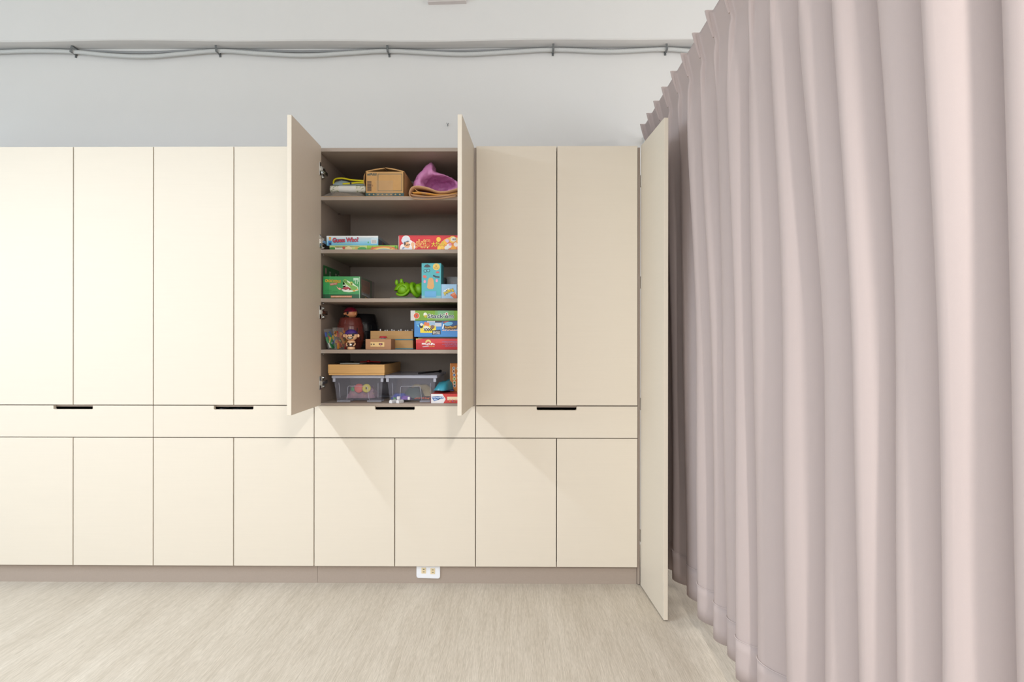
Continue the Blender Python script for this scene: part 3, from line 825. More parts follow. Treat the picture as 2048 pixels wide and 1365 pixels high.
p.rect(.035, .04, .095, .5, (40, 96, 168)); p.ell(.066, .46, .13, .16, (60, 150, 206)); p.ell(.066, .66, .12, .17, (226, 170, 130)); p.ell(.066, .80, .13, .10, (226, 168, 60)); p.rect(.05, .04, .085, .3, (34, 60, 120))
for k in range(4): p.rect(.63, .80 - .11 * k, .92 - .05 * k, .825 - .11 * k, (168, 190, 206))
p.rect(.865, .2, .975, .6, WHITE)
for k in range(9): p.rect(.875 + .0105 * k, .24, .88 + .0105 * k, .56, (120, 116, 116))
p.ell(.81, .32, .07, .09, (80, 170, 120)); p.rect(.18, .17, .5, .21, (160, 206, 150)); p.build('print', t, front(w, h, d))
text('Guess Who?', t, front(w, h, d), .37 * w, .58 * h, (214, 70, 74), w=.50 * w, h=.46 * h, outline=(34, 62, 120), ow=.05, bold=.02, rot=.03)
p = Print(d, h); p.rect(0, 0, 1, 1, (92, 132, 168)); p.rect(0, .75, 1, 1, (150, 164, 176))
for k in range(9): p.rect(.08 + .1 * k, .1, .15 + .1 * k, .72, ((110, 60, 70), (60, 80, 120), (130, 110, 110))[k % 3])
p.build('side_print', t, right(w, h, d))
t, w, h, d = carton('board_game', 'bright red hot pot game box with a chef printed on it', 'game box', 797, 932, 2.862, Z2, .074, .25, (214, 52, 60))
p = Print(w, h); u = lambda px: (px - 797) / 135.; v_ = lambda py: (499.2 - py) / 29.4
p.rect(0, 0, .008, 1, (240, 200, 196)); p.rect(0, .93, 1, 1, (190, 40, 46))
# food bowl
p.ell(u(905), v_(506), 1.05, 1.12, (240, 182, 84)); p.ell(u(905), v_(506), .92, .98, (226, 132, 74))
for k, (x, y, r_, cc) in enumerate(((894, 481, .13, (226, 190, 216)), (889, 486, .16, (250, 180, 70)), (898, 491, .17, (238, 234, 232)), (905, 478, .24, (246, 196, 96)), (907, 495, .18, (248, 170, 60)), (893, 495, .15, (232, 228, 226)), (900, 488, .1, (230, 150, 190)), (885, 494, .14, (244, 190, 80)), (912, 488, .16, (236, 222, 214)), (918, 482, .2, (246, 180, 90)), (920, 494, .2, (236, 150, 120)))): p.ell(u(x), v_(y), r_, r_ * .95, cc)
p.ell(u(907), v_(478), .2, .15, (236, 232, 220)); p.ell(u(877), v_(478), .15, .16, (250, 200, 72)); p.ell(u(878), v_(496), .12, .18, (250, 206, 66))
# chef
OUT = (246, 238, 236)
for x, y, rx, ry in ((805.5, 496, .2, .3), (812, 478, .28, .26), (818, 490, .33, .38), (826, 491, .16, .28)): p.ell(u(x), v_(y), rx, ry, OUT)
for x, y, rx, ry in ((807, 480, .15, .17), (811, 476, .16, .15), (815.5, 478, .14, .15)): p.ell(u(x), v_(y), rx, ry, (222, 226, 238))
p.poly([(u(805), v_(485)), (u(816), v_(479.5)), (u(817.5), v_(482)), (u(807), v_(487.5))], (168, 184, 212))
p.ell(u(814), v_(489.5), .19, .22, (236, 176, 128)); p.ell(u(809.7), v_(486.5), .05, .13, (54, 40, 36)); p.line([(u(812.5), v_(489.8)), (u(816), v_(489)), (u(819.5), v_(488))], .07, (48, 34, 30)); p.ell(u(817.5), v_(487), .06, .05, (240, 190, 150)); p.line([(u(813), v_(483)), (u(818), v_(481.5))], .05, (48, 34, 30))
p.poly([(u(803), v_(499)), (u(805), v_(493)), (u(812), v_(494.5)), (u(818), v_(496)), (u(823), v_(494)), (u(825), v_(499))], (224, 228, 240)); p.poly([(u(803.5), v_(498)), (u(806), v_(493)), (u(810), v_(494)), (u(806), v_(498))], (140, 156, 190))
p.line([(u(826), v_(498)), (u(825.5), v_(490))], .12, (238, 178, 132)); p.ell(u(825.5), v_(488), .12, .15, (238, 182, 138))
p.build('print', t, front(w, h, d))
FM = front(w, h, d)
text('火锅', t, FM, u(845.5) * w, .42 * h, (224, 78, 46), w=.215 * w, h=.56 * h, outline=(255, 230, 130), ow=.04, bold=.012)
text('大乐斗', t, FM, u(876) * w, .40 * h, (246, 222, 60), w=.20 * w, h=.34 * h, outline=(120, 80, 30), ow=.02, bold=.008, rot=.06)
text('快乐', t, FM, u(908.5) * w, .72 * h, (50, 60, 40), w=.06 * w, h=.13 * h, bold=.01)

# ---------------- third shelf
t, w, h, d = carton('board_game', 'green CROCODILE DENTIST game box with a clear side and raised flap', 'game box', 646, 720, 2.875, Z3, .113, .28, (40, 140, 72))
u = lambda px: (px - 646) / 74.; v_ = lambda py: (597.2 - py) / 45.2
p = Print(w, h); p.rect(0, .2, 1, 1, (64, 158, 88)); p.rect(0, .2, .165, .99, (40, 146, 74)); p.rect(0, 0, 1, .2, (30, 96, 60)); p.rect(0, 0, .165, .2, (20, 84, 46))
p.rect(.21, .06, .78, .14, (232, 138, 92)); p.scribble(.23, .08, .76, .12, (246, 206, 186), 24, 4)
p.scribble(.05, .375, .24, .40, (30, 96, 48), 9, 7); p.scribble(.05, .29, .40, .32, (30, 96, 48), 16, 8)
# printed crocodile: outline, jaws, mouth, eyes, feet and a pointing hand
CR = (126, 182, 84)
p.poly([(.50, .40), (.56, .32), (.70, .29), (.86, .33), (.96, .38), (.95, .52), (.86, .62), (.80, .72), (.72, .76), (.62, .86), (.54, .80), (.62, .60)], (222, 238, 214))
p.poly([(.56, .80), (.61, .83), (.76, .62), (.85, .58), (.94, .50), (.92, .40), (.76, .38), (.74, .50), (.62, .66)], CR); p.ell(.60, .79, .085, .09, CR); p.ell(.765, .68, .07, .09, (186, 200, 96)); p.ell(.775, .66, .025, .03, BLACK); p.ell(.59, .79, .025, .03, (40, 60, 40)); p.ell(.625, .745, .025, .03, (40, 60, 40))
p.poly([(.50, .44), (.56, .52), (.66, .54), (.74, .48), (.76, .40), (.64, .36), (.55, .37)], (148, 50, 60)); p.ell(.63, .47, .13, .05, (176, 70, 76))
for k in range(7): p.ell(.535 + .026 * k, .405 - .012 * (3 - abs(3 - k)), .025, .03, WHITE)
p.ell(.84, .36, .07, .035, (226, 168, 76)); p.ell(.92, .41, .05, .03, (226, 168, 76)); p.poly([(.36, .56), (.45, .45), (.49, .46), (.50, .42), (.42, .42), (.38, .51)], (236, 178, 156)); p.ell(.45, .45, .05, .05, (236, 178, 156)); p.ell(.57, .60, .07, .02, (206, 226, 214)); p.poly([(.56, .62), (.60, .68), (.62, .62)], CR)
for k, (x, l) in enumerate(((.83, .10), (.87, .22), (.92, .24), (.95, .14))): p.rect(x, .90 - l, x + .015, .93, (206, 236, 214))
p.rect(.82, .84, .96, .93, (190, 230, 202)); p.rect(.985, 0, 1, .98, (190, 232, 200)); p.poly([(.18, .68), (.40, .73), (.38, .63), (.20, .585)], (176, 92, 76))
p.build('print', t, front(w, h, d)); FM = front(w, h, d)
text('CROCODILE', t, FM, .27 * w, .79 * h, (240, 190, 44), w=.42 * w, h=.12 * h, outline=(90, 70, 20), ow=.025, bold=.02, rot=-.05)
text('DENTIST', t, FM, .29 * w, .66 * h, (236, 206, 196), w=.17 * w, h=.055 * h, bold=.02, rot=.09)
p = Print(d, h); p.rect(0, 0, 1, 1, (26, 82, 44)); p.rect(.08, .3, .7, .9, (150, 84, 40)); p.rect(.1, .66, .62, .86, (120, 66, 34)); p.ell(.06, .55, .12, .14, (36, 110, 50)); p.rect(.72, .1, .82, .86, (48, 96, 52)); p.rect(.84, 0, 1, 1, (140, 128, 126))
for k in range(8): p.poly([(.1 + .075 * k, .22), (.16 + .075 * k, .2), (.125 + .075 * k, .36 if k not in (0, 7) else .46)], (196, 196, 204))
p.poly([(.1, .22), (.7, .14), (.7, .18), (.1, .27)], (196, 196, 204)); p.poly([(.3, .16), (.52, .12), (.45, .03), (.36, .04)], (200, 156, 40)); p.build('side_print', t, right(w, h, d))
obj('side_window', box(w / 2 + .004, w / 2 + .005, -d / 2 + .004, d / 2, .002, h - .002), film('carton_window', (200, 190, 186), .15, .1), t)
fl = box(-w / 2 - .001, -w / 2 + .0005, -d / 2 + .01, d / 2 - .02, h, h + .058); FLG = ink((28, 104, 50)); o = obj('raised_flap', fl, FLG, t)
p = Print(.25, .058); p.rect(0, 0, 1, 1, (28, 104, 50))
p.ell(.12, .55, .2, .28, (176, 130, 130)); 
for x in (.34, .72, .92): p.rect(x, .1, x + .09, .62, (200, 214, 196)); p.poly([(x, .62), (x + .09, .62), (x + .045, .9)], (20, 60, 34)); p.ell(x + .045, .4, .12, .2, (80, 60, 50))
p.build('flap_print', o, Matrix.Translation((-w / 2 + .0007, -d / 2 + .01, h)) @ Matrix.Rotation(PI / 2, 4, 'Z'))

# green toy: gaping head and coiled body on a printed card
o = obj('card', box(-.065, .065, -.05, .05, 0, .006, .001), None); o.data.materials.append(mat('green_white_card', (120, 150, 124), rough=.5, var=.5, scale=70))
o.location = (at(812, 596, 2.95).x, 2.925, Z3); tag(o, 'green and white printed card lying under the lime green toy', 'card')
M_LIME = mat('lime_rubber', (122, 178, 18), rough=.4, var=.1, scale=20)
hc = at(807, 578, 2.94)
t = thing('rubber_toy', 'lime green rubber creature with a gaping mouth beside the blue box', 'toy', (hc.x, 2.94, Z3 + .0062))
zc = hc.z - Z3 - .0062
bm = bmesh.new(); add_ball(bm, (0, 0, zc - .006), .034, .034, .034, 28, 18); obj('head', bm, M_LIME, t, True)
bm = bmesh.new()   # upper jaw: hood over the ball
N1, N2 = 22, 12; rows = []
for i in range(N1 + 1):
    th_ = math.radians(-15 + 205 * i / N1); r_ = []
    for j in range(N2 + 1):
        ph = math.radians(-62 + 122 * j / N2)
        R_ = .043 + .004 * math.sin(th_ * 2)
        r_.append(bm.verts.new((-.003 + R_ * 1.03 * math.cos(th_) * math.cos(ph), .004 + R_ * math.sin(ph), zc - .004 + R_ * .92 * math.sin(th_) * math.cos(ph))))
    rows.append(r_)
for a, b in zip(rows[:-1], rows[1:]):
    for j in range(N2): bm.faces.new((a[j], a[j + 1], b[j + 1], b[j]))
o = obj('upper_jaw', bm, M_LIME, t, True); solidify(o, .005, -1)
bm = bmesh.new(); pts = [(-.028, -.03, zc - .028), (-.014, -.042, zc - .036), (.006, -.045, zc - .036), (.024, -.038, zc - .024), (.036, -.022, zc - .004)]
add_tube(bm, smooth_path(pts, 5), .0062, 10); obj('lower_lip', bm, M_LIME, t, True)
for x, z in ((-.034, .038), (-.010, .043)):
    bm = bmesh.new(); add_ball(bm, (x, -.004, zc + z - .006), .0095, .009, .015, 14, 10); obj('ear', bm, M_LIME, t, True)
bm = bmesh.new(); add_ball(bm, (.010, -.024, zc + .028), .004, .004, .004, 10, 8); obj('eye', bm, M_DARKGAP, t, True)
bm = bmesh.new()
rg = [(.060 + .026 * math.cos(a_) * .35 + .022 * math.sin(a_) * .5, -.006 + .030 * math.cos(a_), zc - .006 - .030 * math.sin(a_)) for a_ in [2 * PI * k / 28 for k in range(28)]]
add_tube(bm, rg, .0105, 12, closed=True); obj('coil', bm, M_LIME, t, True)
bm = bmesh.new(); add_ball(bm, (.076, .012, zc - .002), .028, .026, .030, 20, 14); add_ball(bm, (.090, .03, zc + .014), .02, .02, .022, 16, 10); obj('body', bm, M_LIME, t, True)
bm = bmesh.new(); add_tube(bm, smooth_path([(.030, .01, zc - .008), (.045, .008, zc - .004), (.062, .01, zc - .004)], 4), .016, 12); obj('neck', bm, M_LIME, t, True)

t, w, h, d = carton('toy_box', 'tall teal toy box with a yellow round sticker and small printed pictures', 'toy box', 843, 882, 2.868, Z3, .179, .10, (84, 176, 186))
p = Print(w, h); u = lambda px: (px - 843.5) / 39.; v_ = lambda py: (597.2 - py) / 71.
p.rect(0, 0, 1, .085, (140, 186, 196)); p.poly([(u(848), v_(534)), (u(851), v_(529.5)), (u(856), v_(528.5)), (u(860), v_(531)), (u(861.5), v_(534)), (u(855), v_(534.8))], (70, 68, 72))
p.ell(u(873), v_(533.5), .098, .098, (228, 192, 96)); p.scribble(.70, .905, .80, .93, (70, 60, 40), 3, 1); p.scribble(.62, .875, .88, .888, (130, 106, 60), 7, 2); p.scribble(.64, .845, .86, .856, (130, 106, 60), 6, 3)
for x in (851, 857): p.ell(u(x), v_(541.8 - (x - 851) * .15), .046, .046, (44, 58, 66)); p.ell(u(x), v_(541.8 - (x - 851) * .15), .032, .032, (110, 186, 200))
p.ell(u(875.5), v_(544.5), .05, .028, (212, 96, 92)); p.ell(u(850), v_(553.2), .055, .04, (222, 110, 96), rot=-.3)
p.line([(u(867.5), v_(551)), (u(872), v_(553.5)), (u(878.5), v_(554))], .045, (50, 62, 72)); p.ell(u(850), v_(563), .033, .045, (230, 150, 180)); p.ell(u(874), v_(561), .033, .045, (230, 150, 180))
p.poly([(u(854.5), v_(575)), (u(856.5), v_(560)), (u(859), v_(555.5)), (u(865), v_(555.5)), (u(867.5), v_(560)), (u(869), v_(573)), (u(866), v_(578)), (u(858), v_(578))], (214, 162, 100))
p.rect(u(850), v_(594), u(873), v_(582), (96, 166, 214))
p.build('print', t, front(w, h, d))
t, w, h, d = carton('toy_box', 'small light blue box standing upside down, yellow Rapid lettering', 'toy box', 882.5, 913.5, 2.868, Z3, .0735, .09, (160, 196, 226))
p = Print(w, h); p.poly([(.56, .26), (.86, .46), (1.0, .2), (1.0, .0), (.84, .0)], (214, 106, 60)); p.poly([(.66, .33), (.86, .46), (.93, .33), (.74, .2)], (232, 140, 90)); p.poly([(.14, .48), (.2, .58), (.54, .74), (.50, .62)], WHITE); p.poly([(.30, .57), (.44, .63), (.42, .58), (.30, .53)], (60, 60, 66)); p.build('print', t, front(w, h, d))
text('Rapid', t, front(w, h, d), .47 * w, .50 * h, (244, 214, 40), w=.66 * w, h=.30 * h, outline=(50, 44, 30), ow=.04, bold=.02, rot=PI + .46)
for nm, a_, b_, h_, lab in (('clear_box', 893, 925, .132, 'clear plastic box of grey pieces behind the light blue box'), ('grey_box', 876, 891, .130, 'slim dark grey box in the shade behind the teal toy box')):
    t, w, h, d = carton(nm, lab, 'box', a_, b_, 3.05 if nm == 'clear_box' else 3.08, Z3, h_, .09, (110, 110, 114), part='shell', m=film('cloudy_plastic', (176, 180, 182), .4) if nm == 'clear_box' else None)
    if nm == 'clear_box':
        bm = bmesh.new(); rd_ = random.Random(3)
        for k in range(16): add_box(bm, *(lambda x, y, z: (x, x + .014, y, y + .01, z, z + .012))(rd_.uniform(-w / 2 + .005, w / 2 - .02), rd_.uniform(-.04, .03), .004 + .0075 * k), mi=k % 2)
        obj('pieces', bm, [ink((150, 96, 96)), ink((168, 160, 120))], t)

# ---------------- fourth shelf
def zip_bag(label, px, y, lean, bits, w_, h_, seed, rz, tint):
    c = at(px, 699, y)
    t = thing('zip_bag', label, 'bag', (c.x, y, Z4), rz, 'zip bags of small toy pieces')
    rd_ = random.Random(seed); mx = Matrix.Rotation(lean, 4, 'Y')
    bm = bmesh.new(); N_ = 8
    fr = []; 
    for s in (-1, 1):
        g = []
        for i in range(N_ + 1):
            r_ = []
            for j in range(N_ + 1):
                a_ = i / N_; b_ = j / N_
                bul = math.sin(PI * a_) * math.sin(PI * min(1, b_ * 1.0)) * (.014 * (1.25 - b_)) + .0008
                r_.append(bm.verts.new(mx @ Vector((s * bul + rd_.uniform(-.0012, .0012), (a_ - .5) * w_, b_ * h_ + .001))))
            g.append(r_)
        for i in range(N_):
            for j in range(N_): bm.faces.new((g[i][j], g[i + 1][j], g[i + 1][j + 1], g[i][j + 1]))
        fr.append(g)
    obj('film', bm, tint, t)
    bm = bmesh.new(); ms = [ink(b_) for b_ in bits]
    for k in range(34):
        b_ = rd_.uniform(.05, .8); a_ = rd_.uniform(-.38, .38)
        L_ = rd_.uniform(.014, .034)
        add_box(bm, -.003, .003, -L_ / 2, L_ / 2, -.0045, .0045, mi=k % len(ms), mx=mx @ Matrix.Translation((rd_.uniform(-.005, .005) * (1.2 - b_), a_ * w_, max(.018, b_ * h_))) @ Matrix.Rotation(rd_.uniform(PI * .3, PI * .7), 4, 'X'))
    obj('pieces', bm, ms, t)
zip_bag('clear zip bag of green and yellow plastic pieces leaning left on the fourth shelf', 668, 2.90, math.radians(-16), [(24, 120, 60), (30, 140, 76), (222, 186, 40), (214, 222, 214), (40, 80, 170), (204, 50, 50), (20, 100, 50)], .085, .108, 5, math.radians(-24), film('bag_film', (222, 226, 226), .09, .08))
zip_bag('clear zip bag of brown and orange pieces leaning against the brown barrel', 684, 2.905, math.radians(-9), [(196, 128, 52), (176, 106, 48), (206, 150, 70), (120, 80, 50), (150, 190, 110), (160, 50, 44)], .09, .112, 9, math.radians(-34), film('bag_film2', (226, 222, 218), .12, .08))

def barrel(name, label, px, y, r_mid, r_top, h_, m, m2, fig):
    c = at(px, 690, y)
    t = thing(name, label, 'barrel toy', (c.x, y, Z4))
    bm = bmesh.new(); prof = [(0, 0)]
    for k in range(15):
        a_ = k / 14; r_ = r_top + (r_mid - r_top) * (1 - (2 * a_ - 1) ** 2) if a_ > .5 else r_top * 1.02 + (r_mid - r_top * 1.02) * (1 - (2 * a_ - 1) ** 2)
        prof.append((r_, a_ * h_))
    prof += [(r_top * .94, h_ + .003), (r_top * .86, h_ - .002), (0, h_ - .002)]
    # staves: slightly scalloped outline
    n_ = 64; add_lathe(bm, prof, n_)
    for v in bm.verts:
        r_ = math.hypot(v.co.x, v.co.y)
        if r_ > .02 and v.co.z > 0:
            a_ = math.atan2(v.co.y, v.co.x); k_ = 1 - .022 * max(0, math.cos(a_ * 16)) ** 6
            v.co.x *= k_; v.co.y *= k_
    obj('body', bm, m, t, True)
    for z in (.24, .5, .76):
        rr = r_mid - (r_mid - r_top) * (2 * z - 1) ** 2 + .0006
        bm = bmesh.new(); add_lathe(bm, [(rr - .002, z * h_ - .003), (rr, z * h_ - .003), (rr, z * h_ + .003), (rr - .002, z * h_ + .003)], 48); obj('hoop', bm, m, t, True)
    for k in range(10):
        a_ = -PI * .95 + k * PI * .1; z = .62 if k % 2 else .36
        rr = (r_mid - (r_mid - r_top) * (2 * z - 1) ** 2)
        bm = box(-.0015, .0015, -.002, .001, -.011, .011); bmesh.ops.transform(bm, matrix=Matrix.Rotation(a_ + PI / 2, 4, 'Z') @ Matrix.Translation((0, -rr, z * h_)), verts=bm.verts); obj('slot', bm, M_DARKGAP, t)
    return t
M_BARREL = mat('brown_plastic', (104, 46, 40), rough=.28, var=.06); M_BBAR = mat('black_plastic', (26, 26, 30), rough=.25)
bt = barrel('toy_barrel', 'dark brown plastic toy barrel with a pirate head on top', 701, 3.0, .0705, .052, .163, M_BARREL, None, True)
barrel('toy_barrel', 'glossy black plastic toy barrel behind the brown one', 726, 3.185, .088, .066, .190, M_BBAR, None, False)
M_SKIN = mat('tan_plastic', (206, 140, 96), rough=.45); M_SKIN2 = mat('peach_plastic', (232, 184, 142), rough=.45)
def pirate_head(parent, z, r, skin, scarf, yaw, grin):
    """toy head; face points to -y before yaw"""
    mx = Matrix.Rotation(yaw, 4, 'Z')
    def put(name, bm, m, smooth=True):
        bmesh.ops.transform(bm, matrix=mx, verts=bm.verts); return obj(name, bm, m, parent, smooth)
    bm = bmesh.new(); add_ball(bm, (0, 0, z), r, r * .95, r * .86, 28, 18); hd = put('head', bm, skin)
    bm = bmesh.new(); add_ball(bm, (0, 0, z), r * 1.05, r * 1.0, r * .93, 28, 18)
    bmesh.ops.bisect_plane(bm, geom=bm.verts[:] + bm.edges[:] + bm.faces[:], plane_co=(0, 0, z + r * .22), plane_no=(0, -.12, 1), clear_inner=True)
    bmesh.ops.holes_fill(bm, edges=[e for e in bm.edges if e.is_boundary]); put('bandana', bm, scarf)
    bm = bmesh.new(); add_ball(bm, (0, -r * .98, z - r * .12), r * .2, r * .2, r * .17, 14, 10); put('nose', bm, skin)
    for s in (-1, 1):
        bm = bmesh.new(); add_ball(bm, (s * r * 1.06, r * .05, z - r * .08), r * .2, r * .12, r * .26, 14, 10); put('ear', bm, skin)
    bm = bmesh.new(); add_ball(bm, (r * .42, -r * .83, z + r * .05), r * .24, r * .1, r * .26, 14, 10); put('eye_patch', bm, M_DARKGAP)
    bm = bmesh.new(); add_tube(bm, [(r * 1.02 * math.sin(a_), -r * .98 * math.cos(a_), z + r * (.30 - .12 * math.cos(a_ * 2))) for a_ in [-.2 + k * .12 for k in range(12)]], r * .045, 6); put('patch_strap', bm, M_DARKGAP)
    bm = bmesh.new(); add_ball(bm, (-r * .36, -r * .86, z + r * .06), r * .09, r * .06, r * .11, 10, 8); put('eye', bm, M_DARKGAP)
    if grin:
        bm = bmesh.new(); add_tube(bm, [(-r * .46 + r * .92 * k / 10, -r * .93 + r * .3 * abs(k / 5 - 1) ** 2, z - r * .36 - r * .24 * math.sin(PI * k / 10)) for k in range(11)], r * .075, 8); put('beard', bm, M_DARKGAP)
        bm = bmesh.new(); add_tube(bm, [(-r * .46 + r * .92 * k / 10, -r * .98 + r * .3 * abs(k / 5 - 1) ** 2, z - r * .30 + r * .05 * math.sin(PI * k / 10)) for k in range(11)], r * .06, 8); put('moustache', bm, M_DARKGAP)
        bm = bmesh.new(); add_ball(bm, (0, -r * .88, z - r * .43), r * .32, r * .06, r * .1, 14, 8); put('teeth', bm, ink((236, 226, 206)))
    else:
        bm = bmesh.new(); add_tube(bm, [(-r * .5 + r * 1.0 * k / 10, -r * .92 + r * .25 * abs(k / 5 - 1) ** 2, z - r * .42 - r * .12 * math.cos(2 * PI * k / 10)) for k in range(11)], r * .1, 8); put('moustache', bm, M_DARKGAP)
    return hd
pirate_head(bt, .163 + .026, .0355, M_SKIN, mat('dark_red_plastic', (130, 14, 50), rough=.35), math.radians(-38), False)
# standing figure
c = at(702.5, 699, 2.872)
t = thing('pirate_figure', 'small pirate figure in a purple bandana standing before the brown barrel', 'figurine', (c.x, 2.872, Z4))
pirate_head(t, .0725, .0325, M_SKIN2, mat('purple_plastic', (74, 44, 124), rough=.35), math.radians(4), True)
bm = bmesh.new(); add_lathe(bm, [(0, 0), (.0185, 0), (.0192, .004), (.0180, .014), (.0178, .018), (.0190, .028), (.0185, .036), (.0205, .040), (.0150, .046), (0, .047)], 28); obj('body', bm, M_SKIN2, t, True)
bm = bmesh.new(); add_lathe(bm, [(.0186, .0135), (.0192, .0145), (.0200, .026), (.0195, .0345), (.0186, .0355)], 28); o = obj('waistcoat', bm, mat('dark_brown_cloth', (62, 36, 30), rough=.6), t, True)
bm = bmesh.new(); add_ball(bm, (.001, -.0188, .0245), .009, .003, .006, 12, 8); obj('belt_buckle', bm, M_CHROME, t, True)
bm = bmesh.new(); add_ball(bm, (-.001, -.0175, .0325), .004, .004, .005, 10, 8); obj('shirt', bm, M_SKIN2, t, True)
for s in (-1, 1):
    bm = bmesh.new(); add_tube(bm, smooth_path([(s * .019, -.004, .034), (s * .0215, -.008, .026), (s * .016, -.017, .019)], 4), .0034, 8); obj('arm', bm, M_SKIN2, t, True)

# cardboard coloured box with a label plate and a red button
t, w, h, d = carton('game_box', 'brown box with a pale label plate and red knob on top', 'box', 731, 782, 2.868, Z4, .053, .10, (178, 130, 94), m=mat('brown_board', (176, 130, 96), rough=.7, var=.06, scale=120))
pl = obj('label_plate', box(-w / 2 + .025, w / 2 - .033, -d / 2 - .002, -d / 2, .014, .038, .0008), mat('pale_wood_label', (228, 192, 132), rough=.5), t)
p = Print(w, h); p.line([(.215, .44), (.25, .56)], .05, (60, 44, 30)); p.line([(.25, .44), (.215, .56)], .05, (60, 44, 30)); p.ell(.335, .5, .07, .08, (40, 32, 28)); p.rect(.53, .43, .67, .6, (74, 26, 34)); p.rect(.57, .47, .63, .56, (206, 110, 130)); p.rect(.595, .30, .605, .43, (60, 30, 30)); p.build('label_print', pl, Matrix.Translation((-w / 2, -d / 2 - .002, 0)))
bm = bmesh.new(); add_lathe(bm, [(0, h), (.0185, h), (.0185, h + .002), (.0125, h + .003), (.012, h + .007), (0, h + .007)], 20, .018, -.02); kn = obj('knob_base', bm, mat('grey_plastic', (168, 164, 160), rough=.4), t, True)
bm = bmesh.new(); add_lathe(bm, [(0, h + .007), (.020, h + .0065), (.0195, h + .011), (.0165, h + .0145), (0, h + .015)], 20, .018, -.02); obj('knob', bm, mat('red_plastic', (200, 50, 66), rough=.4), t, True)
# two wooden peg boxes, one on the other
def peg_box(label, px0, px1, z, pegs):
    t, w, h, d = carton('peg_box', label, 'box', px0, px1, 3.0, z + .005, .043, .15, (0, 0, 0), m=M_WOOD, part='body', group='wooden peg boxes')
    obj('blue_base', box(-w / 2 - .002, w / 2 + .002, -d / 2 - .002, d / 2 + .002, -.005, 0, .001), mat('blue_board', (70, 150, 180), rough=.5), t)
    for s in (-1, 1): obj('end_strip', box(s * w / 2 - (.007 if s > 0 else 0), s * w / 2 + (.0 if s > 0 else .007), -d / 2 - .0012, -d / 2, .001, .042), M_WOOD, t)
    if pegs:
        for k in range(10):
            bm = bmesh.new(); x = -w / 2 + .045 + (w - .06) * k / 9; add_cyl(bm, (0, 0, 0), (0, 0, .006 + .004 * (k % 3 == 0)), .004, .0032, 10); bmesh.ops.translate(bm, verts=bm.verts, vec=(x, -d / 2 + .03 + .03 * (k % 2), .043)); obj('peg', bm, M_OUT, t)
peg_box('lower wooden peg box with a blue base on the fourth shelf', 741, 826, Z4, False)
peg_box('upper wooden peg box with white pegs, stacked on the other', 741, 826, Z4 + .0485, True)
# stack of three game boxes
RX = 932
t, w, h, d = carton('board_game', 'red game box at the bottom of the stack of three', 'game box', 832, RX, 2.868, Z4, .056, .27, (190, 26, 34))
p = Print(w, h); p.rect(0, .58, 1, 1, (204, 54, 56)); p.poly([(.0, .9), (.14, 1), (.0, 1)], (214, 190, 90)); p.ell(.245, .66, .26, .24, (226, 196, 120)); p.ell(.245, .62, .13, .12, (196, 60, 60)); p.rect(.1, .36, .4, .62, (190, 36, 42)); p.scribble(.115, .40, .375, .60, WHITE, 10, 11); p.poly([(.12, .27), (.26, .36), (.26, .30), (.15, .22)], (210, 210, 218)); p.scribble(.25, .25, .375, .34, (232, 160, 70), 7, 12)
for k, (a_, b_) in enumerate(((.52, .98), (.57, .92), (.52, .99), (.58, .86))): p.scribble(a_, .68 - .13 * k, b_, .76 - .13 * k, (150, 100, 140), 18, 20 + k)
p.build('print', t, front(w, h, d)); obj('dark_lid_edge', box(-w / 2 + .01, w / 2, -d / 2 + .004, d / 2, .056, .0645, .001), ink((46, 42, 40)), t)
t, w, h, d = carton('board_game', 'shiny blue pirate game box in the middle of the stack of three', 'game box', 828.5, RX, 2.868, Z4 + .0647, .081, .27, (16, 116, 186), m=mat('gloss_blue', (16, 118, 190), rough=.2, var=.08))
u = lambda px: (px - 828.5) / (RX - 828.5); v_ = lambda py: (672.5 - py) / 32.
p = Print(w, h); p.poly([(u(832), v_(641)), (u(846), v_(641)), (u(836), v_(647)), (u(832), v_(646))], (90, 156, 200)); p.poly([(u(833), v_(648)), (u(838), v_(649)), (u(838), v_(655)), (u(834.5), v_(650))], (110, 190, 220)); p.rect(u(840.5), v_(664.5), u(872), v_(648), (232, 208, 50)); p.rect(u(854), v_(650), u(870), v_(642), (150, 178, 206)); p.rect(u(854), v_(643), u(870), v_(641.3), (206, 206, 214))
p.ell(u(842.5), v_(651), .12, .15, (34, 40, 44)); p.ell(u(843), v_(648), .09, .09, (226, 226, 220)); p.ell(u(851), v_(647), .1, .13, (216, 116, 66)); p.ell(u(856), v_(648), .09, .12, (216, 120, 70)); p.poly([(u(846), v_(657)), (u(850), v_(650)), (u(856), v_(652)), (u(862), v_(657)), (u(858), v_(660)), (u(850), v_(660))], (224, 220, 206)); p.ell(u(865), v_(653), .13, .12, (130, 92, 76))
for x in (848, 853, 857, 861): p.line([(u(x), v_(656)), (u(x + 4), v_(661))], .05, (30, 34, 38)); p.line([(u(x + 4), v_(656)), (u(x), v_(661))], .04, (30, 34, 38))
p.rect(u(870), v_(652), u(883), v_(645), (196, 196, 206)); p.rect(u(870), v_(644), u(884), v_(641), (70, 50, 40)); p.poly([(u(864.5), v_(668.5)), (u(865), v_(660)), (u(881), v_(658.5)), (u(881.5), v_(667.5))], (26, 26, 28))
for k in range(3): p.scribble(u(866), v_(662.6 + 2.4 * k), u(880), v_(661 + 2.4 * k), (210, 210, 210), 9, 30 + k)
p.poly([(u(884), v_(641)), (u(913), v_(641)), (u(932), v_(642)), (u(932), v_(650)), (u(890), v_(652))], (20, 74, 130)); p.ell(u(897), v_(646.5), .27, .12, (110, 176, 212), rot=.12); p.poly([(u(884), v_(643)), (u(899), v_(641)), (u(890), v_(645))], (196, 92, 50))
